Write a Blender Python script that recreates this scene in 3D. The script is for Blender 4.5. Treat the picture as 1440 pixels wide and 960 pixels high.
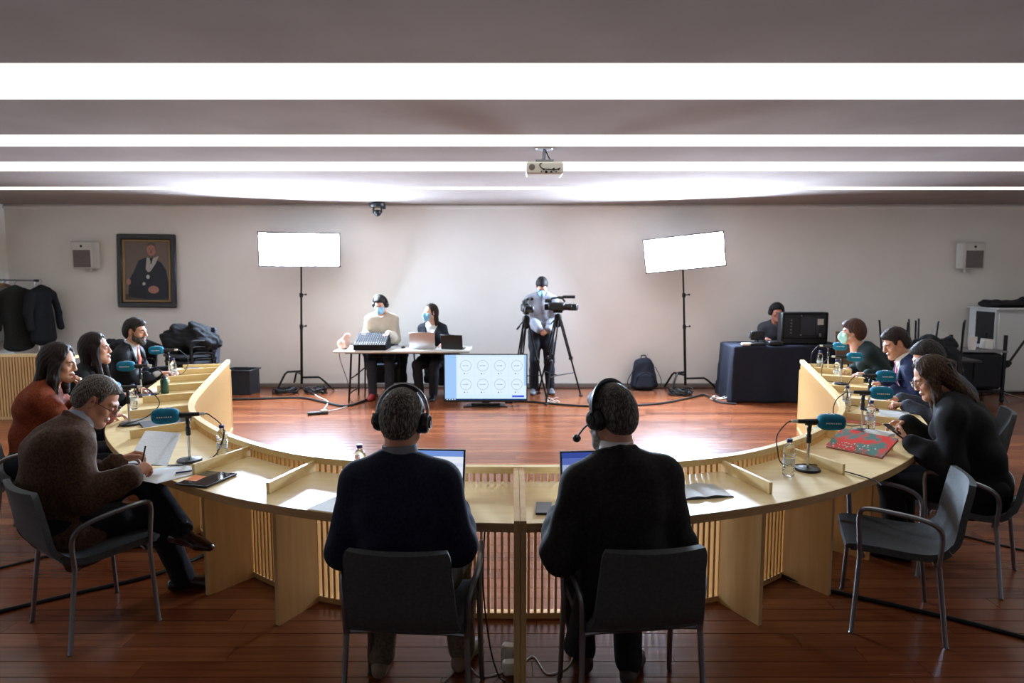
import bpy, math, random
import numpy as np
from mathutils import Vector, Matrix, Euler

random.seed(7)
for o in list(bpy.data.objects):
    bpy.data.objects.remove(o)
S = bpy.context.scene
COL = S.collection
PI = math.pi

# ------------------------------------------------------------------ camera
cam_d = bpy.data.cameras.new('camera')
cam_d.lens = 24.0
cam_d.sensor_width = 36.0
cam_d.clip_start = 0.05
cam_d.dof.use_dof = True
cam_d.dof.focus_distance = 3.4
cam_d.dof.aperture_fstop = 3.5
cam = bpy.data.objects.new('camera', cam_d)
COL.objects.link(cam)
cam.location = (0, 0, 1.80)
cam.rotation_euler = (PI / 2 - math.atan(95 / 960.0), 0, 0)
S.camera = cam

# ------------------------------------------------------------------ light levels, exposure
S.view_settings.view_transform = 'Standard'
S.view_settings.look = 'None'
S.view_settings.gamma = 1.0
S.view_settings.use_curve_mapping = False
S.view_settings.exposure = 0.0
LAMP_PANEL = 540.0        # radiance of the two studio light panels
STRIP = 1.55               # radiance of the ceiling light strips
W = bpy.data.worlds.new('world')
S.world = W
W.use_nodes = True
W.node_tree.nodes['Background'].inputs[0].default_value = (0.02, 0.02, 0.022, 1)
W.node_tree.nodes['Background'].inputs[1].default_value = 0.3

# ------------------------------------------------------------------ materials
def lin(c):
    r = []
    for v in c[:3]:
        v = v / 255.0
        r.append(v / 12.92 if v <= 0.04045 else ((v + 0.055) / 1.055) ** 2.4)
    return (r[0], r[1], r[2], 1.0)

def pmat(name, rgb, rough=0.5, metal=0.0, spec=0.5, **kw):
    m = bpy.data.materials.new(name)
    m.use_nodes = True
    b = m.node_tree.nodes['Principled BSDF']
    b.inputs['Base Color'].default_value = lin(rgb)
    b.inputs['Roughness'].default_value = rough
    b.inputs['Metallic'].default_value = metal
    b.inputs['Specular IOR Level'].default_value = spec
    for k, v in kw.items():
        b.inputs[k.replace('_', ' ')].default_value = v
    return m

def nodes(m):
    nt = m.node_tree
    return nt, nt.nodes, nt.links, nt.nodes['Principled BSDF']

def noisy(name, c1, c2, scale=(8, 8, 8), nscale=1.0, detail=4.0, rough=0.6, bump=0.0, bscale=None,
          coord='Object', metal=0.0, spec=0.5, lo=0.35, hi=0.65, sheen=0.0, bdist=0.004):
    m = pmat(name, c1, rough, metal, spec)
    nt, N, L, b = nodes(m)
    tc = N.new('ShaderNodeTexCoord')
    mp = N.new('ShaderNodeMapping')
    mp.inputs['Scale'].default_value = scale
    L.new(tc.outputs[coord], mp.inputs['Vector'])
    n = N.new('ShaderNodeTexNoise')
    n.inputs['Scale'].default_value = nscale
    n.inputs['Detail'].default_value = detail
    L.new(mp.outputs[0], n.inputs['Vector'])
    r = N.new('ShaderNodeValToRGB')
    r.color_ramp.elements[0].position = lo
    r.color_ramp.elements[1].position = hi
    r.color_ramp.elements[0].color = lin(c1)
    r.color_ramp.elements[1].color = lin(c2)
    L.new(n.outputs['Fac'], r.inputs[0])
    L.new(r.outputs[0], b.inputs['Base Color'])
    if sheen:
        b.inputs['Sheen Weight'].default_value = sheen
    if bump:
        n2 = n
        if bscale:
            mp2 = N.new('ShaderNodeMapping')
            mp2.inputs['Scale'].default_value = bscale
            L.new(tc.outputs[coord], mp2.inputs['Vector'])
            n2 = N.new('ShaderNodeTexNoise')
            n2.inputs['Scale'].default_value = 1.0
            n2.inputs['Detail'].default_value = 3.0
            L.new(mp2.outputs[0], n2.inputs['Vector'])
        bp = N.new('ShaderNodeBump')
        bp.inputs['Strength'].default_value = bump
        bp.inputs['Distance'].default_value = bdist
        L.new(n2.outputs['Fac'], bp.inputs['Height'])
        L.new(bp.outputs[0], b.inputs['Normal'])
    return m

def emat(name, rgb, strength):
    m = bpy.data.materials.new(name)
    m.use_nodes = True
    nt = m.node_tree
    for n in list(nt.nodes):
        nt.nodes.remove(n)
    e = nt.nodes.new('ShaderNodeEmission')
    e.inputs[0].default_value = lin(rgb)
    e.inputs[1].default_value = strength
    o = nt.nodes.new('ShaderNodeOutputMaterial')
    nt.links.new(e.outputs[0], o.inputs[0])
    return m

def cloth(name, c, rough=0.85, var=1.35, bump=0.25):
    c2 = tuple(min(255, v * var + 3) for v in c)
    return noisy(name, c, c2, (90, 90, 90), 1.0, 4, rough, bump, (420, 420, 420), 'Object', 0, 0.25, bdist=0.0015)

MT = {}
MT['wall'] = noisy('wall_paint', (232, 229, 222), (237, 234, 228), (1.2, 1.2, 1.2), 1, 5, 0.75, 0.06, (60, 60, 60), spec=0.2)
MT['ceil'] = noisy('ceiling_paint', (150, 139, 133), (158, 147, 141), (1.5, 1.5, 1.5), 1, 3, 1.0, 0.0, None, spec=0.0)
MT['white'] = pmat('white_paint', (232, 230, 226), 0.55)
MT['plug'] = pmat('white_plastic', (215, 213, 205), 0.45)
MT['black'] = pmat('black_plastic', (19, 20, 22), 0.42)
MT['blackm'] = pmat('black_metal', (22, 22, 24), 0.38, 0.6)
MT['rubber'] = pmat('black_rubber', (14, 14, 15), 0.6)
MT['chrome'] = pmat('chrome', (200, 200, 203), 0.18, 1.0)
MT['steel'] = pmat('chair_tube_metal', (132, 134, 138), 0.33, 0.85)
MT['alu'] = pmat('aluminium', (205, 206, 208), 0.35, 0.8)
MT['grille'] = noisy('speaker_grille', (92, 86, 84), (120, 113, 110), (160, 160, 160), 1, 1, 0.7)
MT['chairgrey'] = cloth('chair_grey_upholstery', (68, 71, 73), 0.62, 1.12, 0.12)
MT['chairdark'] = cloth('chair_dark_grey_upholstery', (52, 56, 64), 0.6, 1.15, 0.12)
MT['paper'] = pmat('paper', (236, 236, 232), 0.7)
def translucent(m, f=.42):
    nt, N, L, b = nodes(m)
    tr = N.new('ShaderNodeBsdfTranslucent'); tr.inputs[0].default_value = (.86, .86, .84, 1)
    mx = N.new('ShaderNodeMixShader'); mx.inputs[0].default_value = f
    L.new(b.outputs[0], mx.inputs[1]); L.new(tr.outputs[0], mx.inputs[2])
    L.new(mx.outputs[0], N['Material Output'].inputs[0])
    return m
translucent(MT['paper'])
MT['slot'] = emat('ceiling_strip_light', (255, 252, 245), STRIP)
MT['lamp'] = emat('studio_light_panel', (206, 228, 255), LAMP_PANEL)

def wood(name, c1, c2, scale, rough, bump=0.04, coat=0.0):
    m = noisy(name, c1, c2, scale, 1.0, 6, rough, bump, tuple(s * 3 for s in scale), 'Object', 0, 0.5, 0.3, 0.72, bdist=0.002)
    if coat:
        m.node_tree.nodes['Principled BSDF'].inputs['Coat Weight'].default_value = coat
        m.node_tree.nodes['Principled BSDF'].inputs['Coat Roughness'].default_value = 0.2
    return m
MT['birch'] = wood('birch_worktop', (228, 200, 140), (238, 214, 160), (3, 26, 26), 0.36)
MT['birchv'] = wood('birch_panel', (205, 166, 110), (222, 187, 132), (24, 24, 2.2), 0.42)
MT['birchedge'] = wood('birch_plywood_edge', (184, 146, 94), (206, 170, 118), (6, 6, 180), 0.5)

def floor_mat(name, kind):
    m = pmat(name, (120, 60, 32), 0.17)
    nt, N, L, b = nodes(m)
    at = N.new('ShaderNodeAttribute')
    at.attribute_type = kind
    at.attribute_name = 'tone'
    tc = N.new('ShaderNodeNewGeometry')
    mul = N.new('ShaderNodeMath'); mul.operation = 'MULTIPLY'; mul.inputs[1].default_value = 37.0
    L.new(at.outputs['Fac'], mul.inputs[0])
    cx = N.new('ShaderNodeCombineXYZ')
    L.new(mul.outputs[0], cx.inputs[2])
    ad = N.new('ShaderNodeVectorMath'); ad.operation = 'ADD'
    L.new(tc.outputs['Position'], ad.inputs[0]); L.new(cx.outputs[0], ad.inputs[1])
    mp = N.new('ShaderNodeMapping'); mp.inputs['Scale'].default_value = (2.0, 45, 1)
    L.new(ad.outputs[0], mp.inputs['Vector'])
    n = N.new('ShaderNodeTexNoise'); n.inputs['Scale'].default_value = 1.0; n.inputs['Detail'].default_value = 5
    L.new(mp.outputs[0], n.inputs['Vector'])
    r1 = N.new('ShaderNodeValToRGB')
    e = r1.color_ramp.elements
    e[0].position = 0.0; e[0].color = lin((94, 45, 23))
    e[1].position = 1.0; e[1].color = lin((146, 86, 50))
    x = e.new(0.5); x.color = lin((122, 65, 35))
    L.new(at.outputs['Fac'], r1.inputs[0])
    r2 = N.new('ShaderNodeValToRGB')
    r2.color_ramp.elements[0].position = 0.3; r2.color_ramp.elements[0].color = (0.72, 0.7, 0.68, 1)
    r2.color_ramp.elements[1].position = 0.7; r2.color_ramp.elements[1].color = (1.1, 1.1, 1.1, 1)
    L.new(n.outputs['Fac'], r2.inputs[0])
    mx = N.new('ShaderNodeMix'); mx.data_type = 'RGBA'; mx.blend_type = 'MULTIPLY'
    mx.inputs[0].default_value = 1.0
    L.new(r1.outputs[0], mx.inputs[6]); L.new(r2.outputs[0], mx.inputs[7])
    L.new(mx.outputs[2], b.inputs['Base Color'])
    rr = N.new('ShaderNodeMapRange'); rr.inputs[3].default_value = 0.19; rr.inputs[4].default_value = 0.30
    L.new(n.outputs['Fac'], rr.inputs[0]); L.new(rr.outputs[0], b.inputs['Roughness'])
    return m
MT['plank'] = floor_mat('floor_plank_wood', 'OBJECT')
MT['planks'] = floor_mat('floor_planks_wood', 'GEOMETRY')
MT['subfloor'] = pmat('floor_joint', (34, 16, 9), 0.6)

# ------------------------------------------------------------------ mesh builder
class MB:
    def __init__(s):
        s.v = []; s.f = []; s.mi = []
    def add(s, vs, fs, mi=0):
        n = len(s.v)
        s.v += [tuple(p) for p in vs]
        s.f += [tuple(i + n for i in f) for f in fs]
        s.mi += [mi] * len(fs)
        return s
    def box(s, c, d, rot=None, mi=0, bev=0.0):
        hx, hy, hz = d[0] / 2, d[1] / 2, d[2] / 2
        if bev <= 0:
            vs = [Vector((x * hx, y * hy, z * hz)) for z in (-1, 1) for y in (-1, 1) for x in (-1, 1)]
            fs = [(0, 2, 3, 1), (4, 5, 7, 6), (0, 1, 5, 4), (2, 6, 7, 3), (0, 4, 6, 2), (1, 3, 7, 5)]
        else:
            b = min(bev, hx * .9, hy * .9, hz * .9)
            vs = []
            idx = {}
            for z in (-1, 1):
                for y in (-1, 1):
                    for x in (-1, 1):
                        for a in range(3):
                            p = [x * (hx - b), y * (hy - b), z * (hz - b)]
                            p[a] = (x * hx, y * hy, z * hz)[a]
                            idx[(x, y, z, a)] = len(vs)
                            vs.append(Vector(p))
            fs = []
            def q(k): return idx[k]
            for a in range(3):
                o1, o2 = [(1, 2), (2, 0), (0, 1)][a]
                for sg in (-1, 1):
                    ring = []
                    for (p1, p2) in ((-1, -1), (1, -1), (1, 1), (-1, 1)):
                        k = [0, 0, 0]; k[a] = sg; k[o1] = p1; k[o2] = p2
                        ring.append(q((k[0], k[1], k[2], a)))
                    fs.append(tuple(ring if sg > 0 else ring[::-1]))
                for s1 in (-1, 1):
                    for s2 in (-1, 1):
                        k0 = [0, 0, 0]; k0[o1] = s1; k0[o2] = s2
                        A = k0[:]; A[a] = -1
                        B = k0[:]; B[a] = 1
                        r = [q((*A, o1)), q((*B, o1)), q((*B, o2)), q((*A, o2))]
                        fs.append(tuple(r if s1 * s2 < 0 else r[::-1]))
            for z in (-1, 1):
                for y in (-1, 1):
                    for x in (-1, 1):
                        r = [q((x, y, z, 0)), q((x, y, z, 1)), q((x, y, z, 2))]
                        fs.append(tuple(r if x * y * z > 0 else r[::-1]))
        c = Vector(c)
        if rot is not None:
            R = rot if isinstance(rot, Matrix) else Euler(rot).to_matrix()
            vs = [R @ p for p in vs]
        s.add([p + c for p in vs], fs, mi)
        return s
    def tube(s, pts, r, n=8, mi=0, cap=True, flat=1.0):
        pts = [Vector(p) for p in pts]
        rs = r if isinstance(r, (list, tuple)) else [r] * len(pts)
        N = len(pts)
        T = []
        for i in range(N):
            a = pts[max(0, i - 1)]; b = pts[min(N - 1, i + 1)]
            t = (b - a)
            T.append(t.normalized() if t.length > 1e-9 else Vector((0, 0, 1)))
        u = T[0].orthogonal().normalized()
        if abs(T[0].z) < 0.9:
            u = T[0].cross(Vector((0, 0, 1))).normalized()
        vs = []; fs = []
        for i in range(N):
            u = (u - T[i] * u.dot(T[i]))
            if u.length < 1e-6:
                u = T[i].orthogonal()
            u.normalize()
            w = T[i].cross(u)
            for k in range(n):
                a = 2 * PI * k / n
                vs.append(pts[i] + u * (math.cos(a) * rs[i]) + w * (math.sin(a) * rs[i] * flat))
        for i in range(N - 1):
            for k in range(n):
                k2 = (k + 1) % n
                fs.append((i * n + k, i * n + k2, (i + 1) * n + k2, (i + 1) * n + k))
        if cap:
            fs.append(tuple(range(n))[::-1])
            fs.append(tuple(range((N - 1) * n, N * n)))
        s.add(vs, fs, mi)
        return s
    def lathe(s, prof, n=20, c=(0, 0, 0), mi=0, R=None, cap=True):
        c = Vector(c)
        vs = []; fs = []
        for (r, z) in prof:
            for k in range(n):
                a = 2 * PI * k / n
                p = Vector((r * math.cos(a), r * math.sin(a), z))
                if R is not None:
                    p = R @ p
                vs.append(p + c)
        for i in range(len(prof) - 1):
            for k in range(n):
                k2 = (k + 1) % n
                fs.append((i * n + k, i * n + k2, (i + 1) * n + k2, (i + 1) * n + k))
        if cap:
            fs.append(tuple(range(n))[::-1])
            fs.append(tuple(range((len(prof) - 1) * n, len(prof) * n)))
        s.add(vs, fs, mi)
        return s
    def prism(s, poly, z0, z1, mi=0, M=None):
        n = len(poly)
        vs = [Vector((x, y, z0)) for x, y in poly] + [Vector((x, y, z1)) for x, y in poly]
        fs = [tuple(range(n))[::-1], tuple(range(n, 2 * n))]
        for k in range(n):
            k2 = (k + 1) % n
            fs.append((k, k2, n + k2, n + k))
        if M is not None:
            vs = [M @ p for p in vs]
        s.add(vs, fs, mi)
        return s
    def ell(s, c, r, nu=14, nv=9, R=None, mi=0):
        c = Vector(c); vs = []; fs = []
        for j in range(nv + 1):
            ph = PI * j / nv - PI / 2
            for k in range(nu):
                a = 2 * PI * k / nu
                p = Vector((r[0] * math.cos(ph) * math.cos(a), r[1] * math.cos(ph) * math.sin(a), r[2] * math.sin(ph)))
                if R is not None: p = R @ p
                vs.append(p + c)
        for j in range(nv):
            for k in range(nu):
                k2 = (k + 1) % nu
                fs.append((j * nu + k, j * nu + k2, (j + 1) * nu + k2, (j + 1) * nu + k))
        s.add(vs, fs, mi)
        return s
    def grid(s, P, mi=0, closed_u=False):
        nu = len(P); nv = len(P[0])
        vs = [p for row in P for p in row]
        fs = []
        for i in range(nu - (0 if closed_u else 1)):
            i2 = (i + 1) % nu
            for j in range(nv - 1):
                fs.append((i * nv + j, i2 * nv + j, i2 * nv + j + 1, i * nv + j + 1))
        s.add(vs, fs, mi)
        return s
    def sheet(s, P, t, mi=0):
        """a sheet of thickness t made of a grid of points, offset along +normal and closed round the rim"""
        nu = len(P); nv = len(P[0])
        A = [[Vector(p) for p in row] for row in P]
        B = []
        for i in range(nu):
            row = []
            for j in range(nv):
                du = A[min(nu - 1, i + 1)][j] - A[max(0, i - 1)][j]
                dv = A[i][min(nv - 1, j + 1)] - A[i][max(0, j - 1)]
                n = du.cross(dv)
                n = n.normalized() if n.length > 1e-12 else Vector((0, 0, 1))
                row.append(A[i][j] + n * t)
            B.append(row)
        vs = [p for r in A for p in r] + [p for r in B for p in r]
        o = nu * nv
        fs = []
        for i in range(nu - 1):
            for j in range(nv - 1):
                a, b, c, d = i * nv + j, (i + 1) * nv + j, (i + 1) * nv + j + 1, i * nv + j + 1
                fs.append((a, d, c, b))
                fs.append((o + a, o + b, o + c, o + d))
        for i in range(nu - 1):
            a, b = i * nv, (i + 1) * nv
            fs.append((a, b, o + b, o + a))
            a, b = i * nv + nv - 1, (i + 1) * nv + nv - 1
            fs.append((b, a, o + a, o + b))
        for j in range(nv - 1):
            a, b = j, j + 1
            fs.append((b, a, o + a, o + b))
            a, b = (nu - 1) * nv + j, (nu - 1) * nv + j + 1
            fs.append((a, b, o + b, o + a))
        s.add(vs, fs, mi)
        return s
    def mesh(s, name, mats, smooth=True, ang=38):
        me = bpy.data.meshes.new(name)
        me.from_pydata([tuple(p) for p in s.v], [], s.f)
        if not isinstance(mats, (list, tuple)):
            mats = [mats]
        for m in mats:
            me.materials.append(m)
        if len(mats) > 1:
            me.polygons.foreach_set('material_index', s.mi)
        me.update()
        if smooth:
            me.shade_smooth()
            me.set_sharp_from_angle(angle=math.radians(ang))
        return me

def link(name, me, parent=None, loc=(0, 0, 0), rot=(0, 0, 0)):
    o = bpy.data.objects.new(name, me)
    COL.objects.link(o)
    o.location = loc
    o.rotation_euler = rot
    if parent is not None:
        o.parent = parent
    return o

def part(name, mb, mats, parent=None, loc=(0, 0, 0), rot=(0, 0, 0), smooth=True, label=None):
    o = link(name, mb.mesh(name, mats, smooth), parent, loc, rot)
    if label:
        o['label'] = label
    return o

def tag(o, label, cat, group=None):
    o['label'] = label
    o['category'] = cat
    if group:
        o['group'] = group
    return o

def thing(name, label, cat, loc=(0, 0, 0), rotz=0.0, group=None):
    o = bpy.data.objects.new(name, None)
    o.empty_display_size = 0.1
    COL.objects.link(o)
    o.location = loc
    o.rotation_euler = (0, 0, rotz)
    return tag(o, label, cat, group)

KIDS = {}
def dup(root, loc, rotz, label, group=None, mats=None):
    """copy of a thing with copies of its parts and their sub-parts"""
    def kids(o): return [c for c in bpy.data.objects if c.parent is o]
    r = root.copy(); COL.objects.link(r)
    r.location = loc; r.rotation_euler = (0, 0, rotz); r['label'] = label
    if group: r['group'] = group
    for ch in kids(root):
        c = ch.copy(); COL.objects.link(c); c.parent = r
        if mats and ch.data and ch.data.materials and ch.data.materials[0].name in mats:
            c.data = swap(ch.data, mats)
        for g in kids(ch):
            d = g.copy(); COL.objects.link(d); d.parent = c
    return r
_sw = {}
def swap(me, mats):
    k = (me.name, tuple(sorted((a, b.name) for a, b in mats.items())))
    if k not in _sw:
        m2 = me.copy()
        for i, m in enumerate(m2.materials):
            if m.name in mats:
                m2.materials[i] = mats[m.name]
        _sw[k] = m2
    return _sw[k]

def struct(o):
    o['kind'] = 'structure'
    return o

def crom(P, n):
    """Catmull-Rom through points, n samples per span"""
    P = [Vector(p) for p in P]
    Q = [P[0] * 2 - P[1]] + P + [P[-1] * 2 - P[-2]]
    out = []
    for i in range(1, len(Q) - 2):
        for k in range(n):
            t = k / n
            a, b, c, d = Q[i - 1], Q[i], Q[i + 1], Q[i + 2]
            out.append(0.5 * ((2 * b) + (c - a) * t + (2 * a - 5 * b + 4 * c - d) * t * t + (3 * b - a - 3 * c + d) * t ** 3))
    out.append(P[-1].copy())
    return out

# ------------------------------------------------------------------ room
XL, XR, YF, YB, ZC = -7.93, 8.35, -1.6, 10.8, 2.88
fl = struct(part('floor', MB().box(((XL + XR) / 2, (YF + YB) / 2, -0.045), (XR - XL + .3, YB - YF + .3, 0.05)), MT['subfloor'], smooth=False))
PW = 0.125
def plank_mb(L, W_=PW):
    m = MB()
    g = 0.0012; c = 0.0016
    x0, x1, y0, y1 = g, L - g, g, W_ - g
    zt, zb = 0.0, -0.02
    v = [(x0, y0, zb), (x1, y0, zb), (x1, y1, zb), (x0, y1, zb),
         (x0, y0, zt - c), (x1, y0, zt - c), (x1, y1, zt - c), (x0, y1, zt - c),
         (x0, y0 + c, zt), (x1, y0 + c, zt), (x1, y1 - c, zt), (x0, y1 - c, zt)]
    f = [(8, 9, 10, 11)]
    for k in range(4):
        k2 = (k + 1) % 4
        f += [(k, k2, 4 + k2, 4 + k), (4 + k, 4 + k2, 8 + k2, 8 + k)]
    m.add(v, f)
    return m
PL = [0.9, 1.2, 1.5, 1.8, 2.1]
PLM = [plank_mb(L).mesh('floor_plank', MT['plank'], smooth=False) for L in PL]
rest = MB(); rest_t = []
rng = random.Random(3)
row = 0
y = YF
cnt = 0
while y < YB - 0.001:
    x = XL - rng.random() * 1.0
    while x < XR:
        i = rng.randrange(5)
        L = PL[i]
        tone = min(1, max(0, rng.gauss(0.45, 0.17)))
        vis = (2.6 < y < 5.3) and x + L > -0.80 * (y + .2) - .1 and x < 0.80 * (y + .2) + .1
        if vis and cnt < 295:
            o = link('floor_plank', PLM[i], fl, (x, y, 0)); o['tone'] = tone; cnt += 1
        else:
            a = max(x, XL - .1); b = min(x + L, XR + .1)
            if b - a > 0.02:
                m = plank_mb(b - a)
                rest.add([(p[0] + a, p[1] + y, p[2]) for p in m.v], m.f)
                rest_t += [tone] * len(m.v)
        x += L
    y += PW
    row += 1
me = rest.mesh('floor_planks', MT['planks'], smooth=False)
at = me.attributes.new('tone', 'FLOAT', 'POINT')
at.data.foreach_set('value', rest_t)
o = link('floor_planks', me, fl); o['kind'] = 'stuff'

def wallbox(name, x0, x1, y0, y1, z0=-0.02, z1=3.15, mat='wall'):
    return struct(part(name, MB().box(((x0 + x1) / 2, (y0 + y1) / 2, (z0 + z1) / 2), (x1 - x0, y1 - y0, z1 - z0)), MT[mat], smooth=False))
wallbox('wall_back', XL - .15, XR + .15, YB, YB + .15)
MT['lowfill'] = wood('low_fill_wood', (104, 88, 76), (118, 100, 88), (20, 20, 2), .5)  # dark wood finish invented for the unseen wall, to cut bounced fill light
wallbox('wall_front', XL - .15, XR + .15, YF - .15, YF, mat='lowfill')
wallbox('wall_left', XL - .15, XL, YF, YB)
wallbox('wall_right', XR, XR + .15, YF, YB)
struct(part('trim_1', MB().box(((XL + XR) / 2, YB - .012, ZC - .045), (XR - XL, .024, .05), bev=.006), MT['wall'], smooth=False))
struct(part('baseboard_back', MB().box(((XL + XR) / 2, YB - .006, .03), (XR - XL, .012, .06), bev=.003), pmat('baseboard_paint', (120, 112, 104), .5), smooth=False))
cl = struct(part('ceiling', MB().box(((XL + XR) / 2, (YF + YB) / 2, 3.10), (XR - XL + .3, YB - YF + .3, .08)), MT['ceil'], smooth=False))
SL = [(3.64, 4.38), (5.46, 5.955), (6.75, 7.36), (8.67, 8.97)]
edges = [YF] + [v for s_ in SL for v in s_] + [YB]
for k in range(0, len(edges), 2):
    a, b = edges[k], edges[k + 1]
    part('ceiling_panel', MB().box(((XL + XR) / 2, (a + b) / 2, ZC + .09), (XR - XL, b - a, .18)), MT['ceil'], cl, smooth=False)
for a, b in SL:
    part('strip_light_diffuser', MB().box(((XL + XR) / 2, (a + b) / 2, ZC + .011), (XR - XL - .02, b - a, .02)), MT['slot'], cl, smooth=False)

# ------------------------------------------------------------------ horseshoe desk
INN = [(0, 3.455), (.46, 3.475), (.91, 3.585), (1.27, 3.74), (1.68, 4.06), (2.02, 4.43), (2.31, 4.84), (2.54, 5.33), (2.74, 5.95), (3.10, 7.17), (3.28, 7.80)]
OUT = [(0, 2.82), (.55, 2.870), (1.12, 3.05), (1.55, 3.27), (2.02, 3.62), (2.42, 4.03), (2.80, 4.55), (3.07, 5.14), (3.28, 5.79), (3.65, 7.02), (3.83, 7.66)]
NS = 8
CI = crom([(a, b, 0) for a, b in INN], NS)
CO = crom([(a, b, 0) for a, b in OUT], NS)
AL = [0.0]
for i in range(1, len(CI)):
    AL.append(AL[-1] + (CI[i] - CI[i - 1]).length)
LEN = AL[-1]
def at_s(s_):
    """inner point, outer point at arc length s of the inner line"""
    s_ = min(max(s_, 0), LEN)
    i = 0
    while i < len(AL) - 2 and AL[i + 1] < s_: i += 1
    t = (s_ - AL[i]) / (AL[i + 1] - AL[i])
    return CI[i].lerp(CI[i + 1], t), CO[i].lerp(CO[i + 1], t), (CI[i + 1] - CI[i]).normalized()
DX = 0.035
def half(sg):
    F = lambda p, z: Vector((sg * p.x + DX, p.y, z))
    root = thing('curved_desk', 'pale wooden horseshoe desk half left of the middle seam' if sg < 0 else
                 'pale wooden horseshoe desk half right of the middle seam', 'desk', (sg * 1.6 + DX, 3.9, 0), 0, 'halves of the horseshoe desk')
    off = Vector((-sg * 1.6 - DX, -3.9, 0))
    G = lambda p, z: F(p, z) + off
    n = len(CI)
    inn = [CI[i].lerp(CO[i], 0.04 / (CO[i] - CI[i]).length) for i in range(n)]
    # worktop: closed slab
    def slab(A, B, z0, z1):
        mb = MB()
        P = []
        for i in range(n):
            P.append([G(A[i], z0), G(A[i], z1), G(B[i], z1), G(B[i], z0), G(A[i], z0)])
        mb.grid(P)
        for i in (0, n - 1):
            mb.add(P[i][:4], [(0, 1, 2, 3) if i == 0 else (3, 2, 1, 0)])
        if sg > 0:
            mb.f = [f[::-1] for f in mb.f]
        return mb
    edge = [CO[i].lerp(CI[i], 0.004) for i in range(n)]
    part('worktop', slab(inn, edge, .702, .74), MT['birch'], root)
    part('worktop_edge', slab(edge, CO, .700, .7385), MT['birchedge'], root)
    rin = [CI[i].lerp(CO[i], 0.042 / (CO[i] - CI[i]).length) for i in range(n)]
    part('top_rail', slab(CI, rin, .782, .817), MT['birch'], root)
    part('base_rail', slab(CI, rin, .004, .034), MT['birchv'], root)
    sm = MB().box((0, 0, .408), (.014, .034, .748)).mesh('slat', MT['birchv'], smooth=False)
    ns = int((LEN - .06) / .0355)
    for k in range(ns):
        a, b, t = at_s(.05 + k * .0355)
        d = (b - a).normalized()
        c = a + d * .021
        p = G(c, 0)
        link('slat', sm, root, p, (0, 0, math.atan2(t.y, sg * t.x)))
    def board(s0, d0, d1, z0, z1, th, name, mat, ztop1=None, x_off=0.0, f=1.0):
        a, b, t = at_s(s0)
        d = (b - a).normalized()
        ra = math.atan2(d.x, -d.y) * f
        d = Vector((math.sin(ra), -math.cos(ra), 0))
        tt = Vector((-d.y, d.x, 0))
        p0 = a + d * d0 + tt * x_off; p1 = a + d * d1 + tt * x_off
        zt1 = z1 if ztop1 is None else ztop1
        h = tt * (th / 2)
        vs = [G(p0 - h, z0), G(p0 + h, z0), G(p1 + h, z0), G(p1 - h, z0), G(p0 - h, z1), G(p0 + h, z1), G(p1 + h, zt1), G(p1 - h, zt1)]
        fs = [(0, 1, 2, 3), (4, 7, 6, 5), (0, 4, 5, 1), (1, 5, 6, 2), (2, 6, 7, 3), (3, 7, 4, 0)]
        if sg > 0:
            fs = [f[::-1] for f in fs]
        part(name, MB().add(vs, fs), mat, root, smooth=False)
    board(0, 0.0, .634, .0, .818, .026, 'middle_board', MT['birchv'], .752, -.014)
    for s0 in ((1.12, 1.68, 2.62, 3.25, 3.85, 4.42, 5.0, 5.5) if sg < 0 else (1.12, 1.68, 2.30, 2.95, 3.60, 4.25, 4.90, 5.5)):
        if s0 < LEN - .1:
            board(s0, .040, .33, .0, .702, .024, 'side_panel', MT['birchv'])
            board(s0, .040, .45, .741, .797, .018, 'divider', MT['birch'], f=.6 if s0 < 2 else .82)
    board(LEN - .012, -.002, .50, .0, .702, .024, 'end_panel', MT['birchv'])
    board(LEN - .008, .043, .50, .741, .775, .018, 'end_ledge', MT['birch'])
    return root
half(-1)
half(1)
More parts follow.
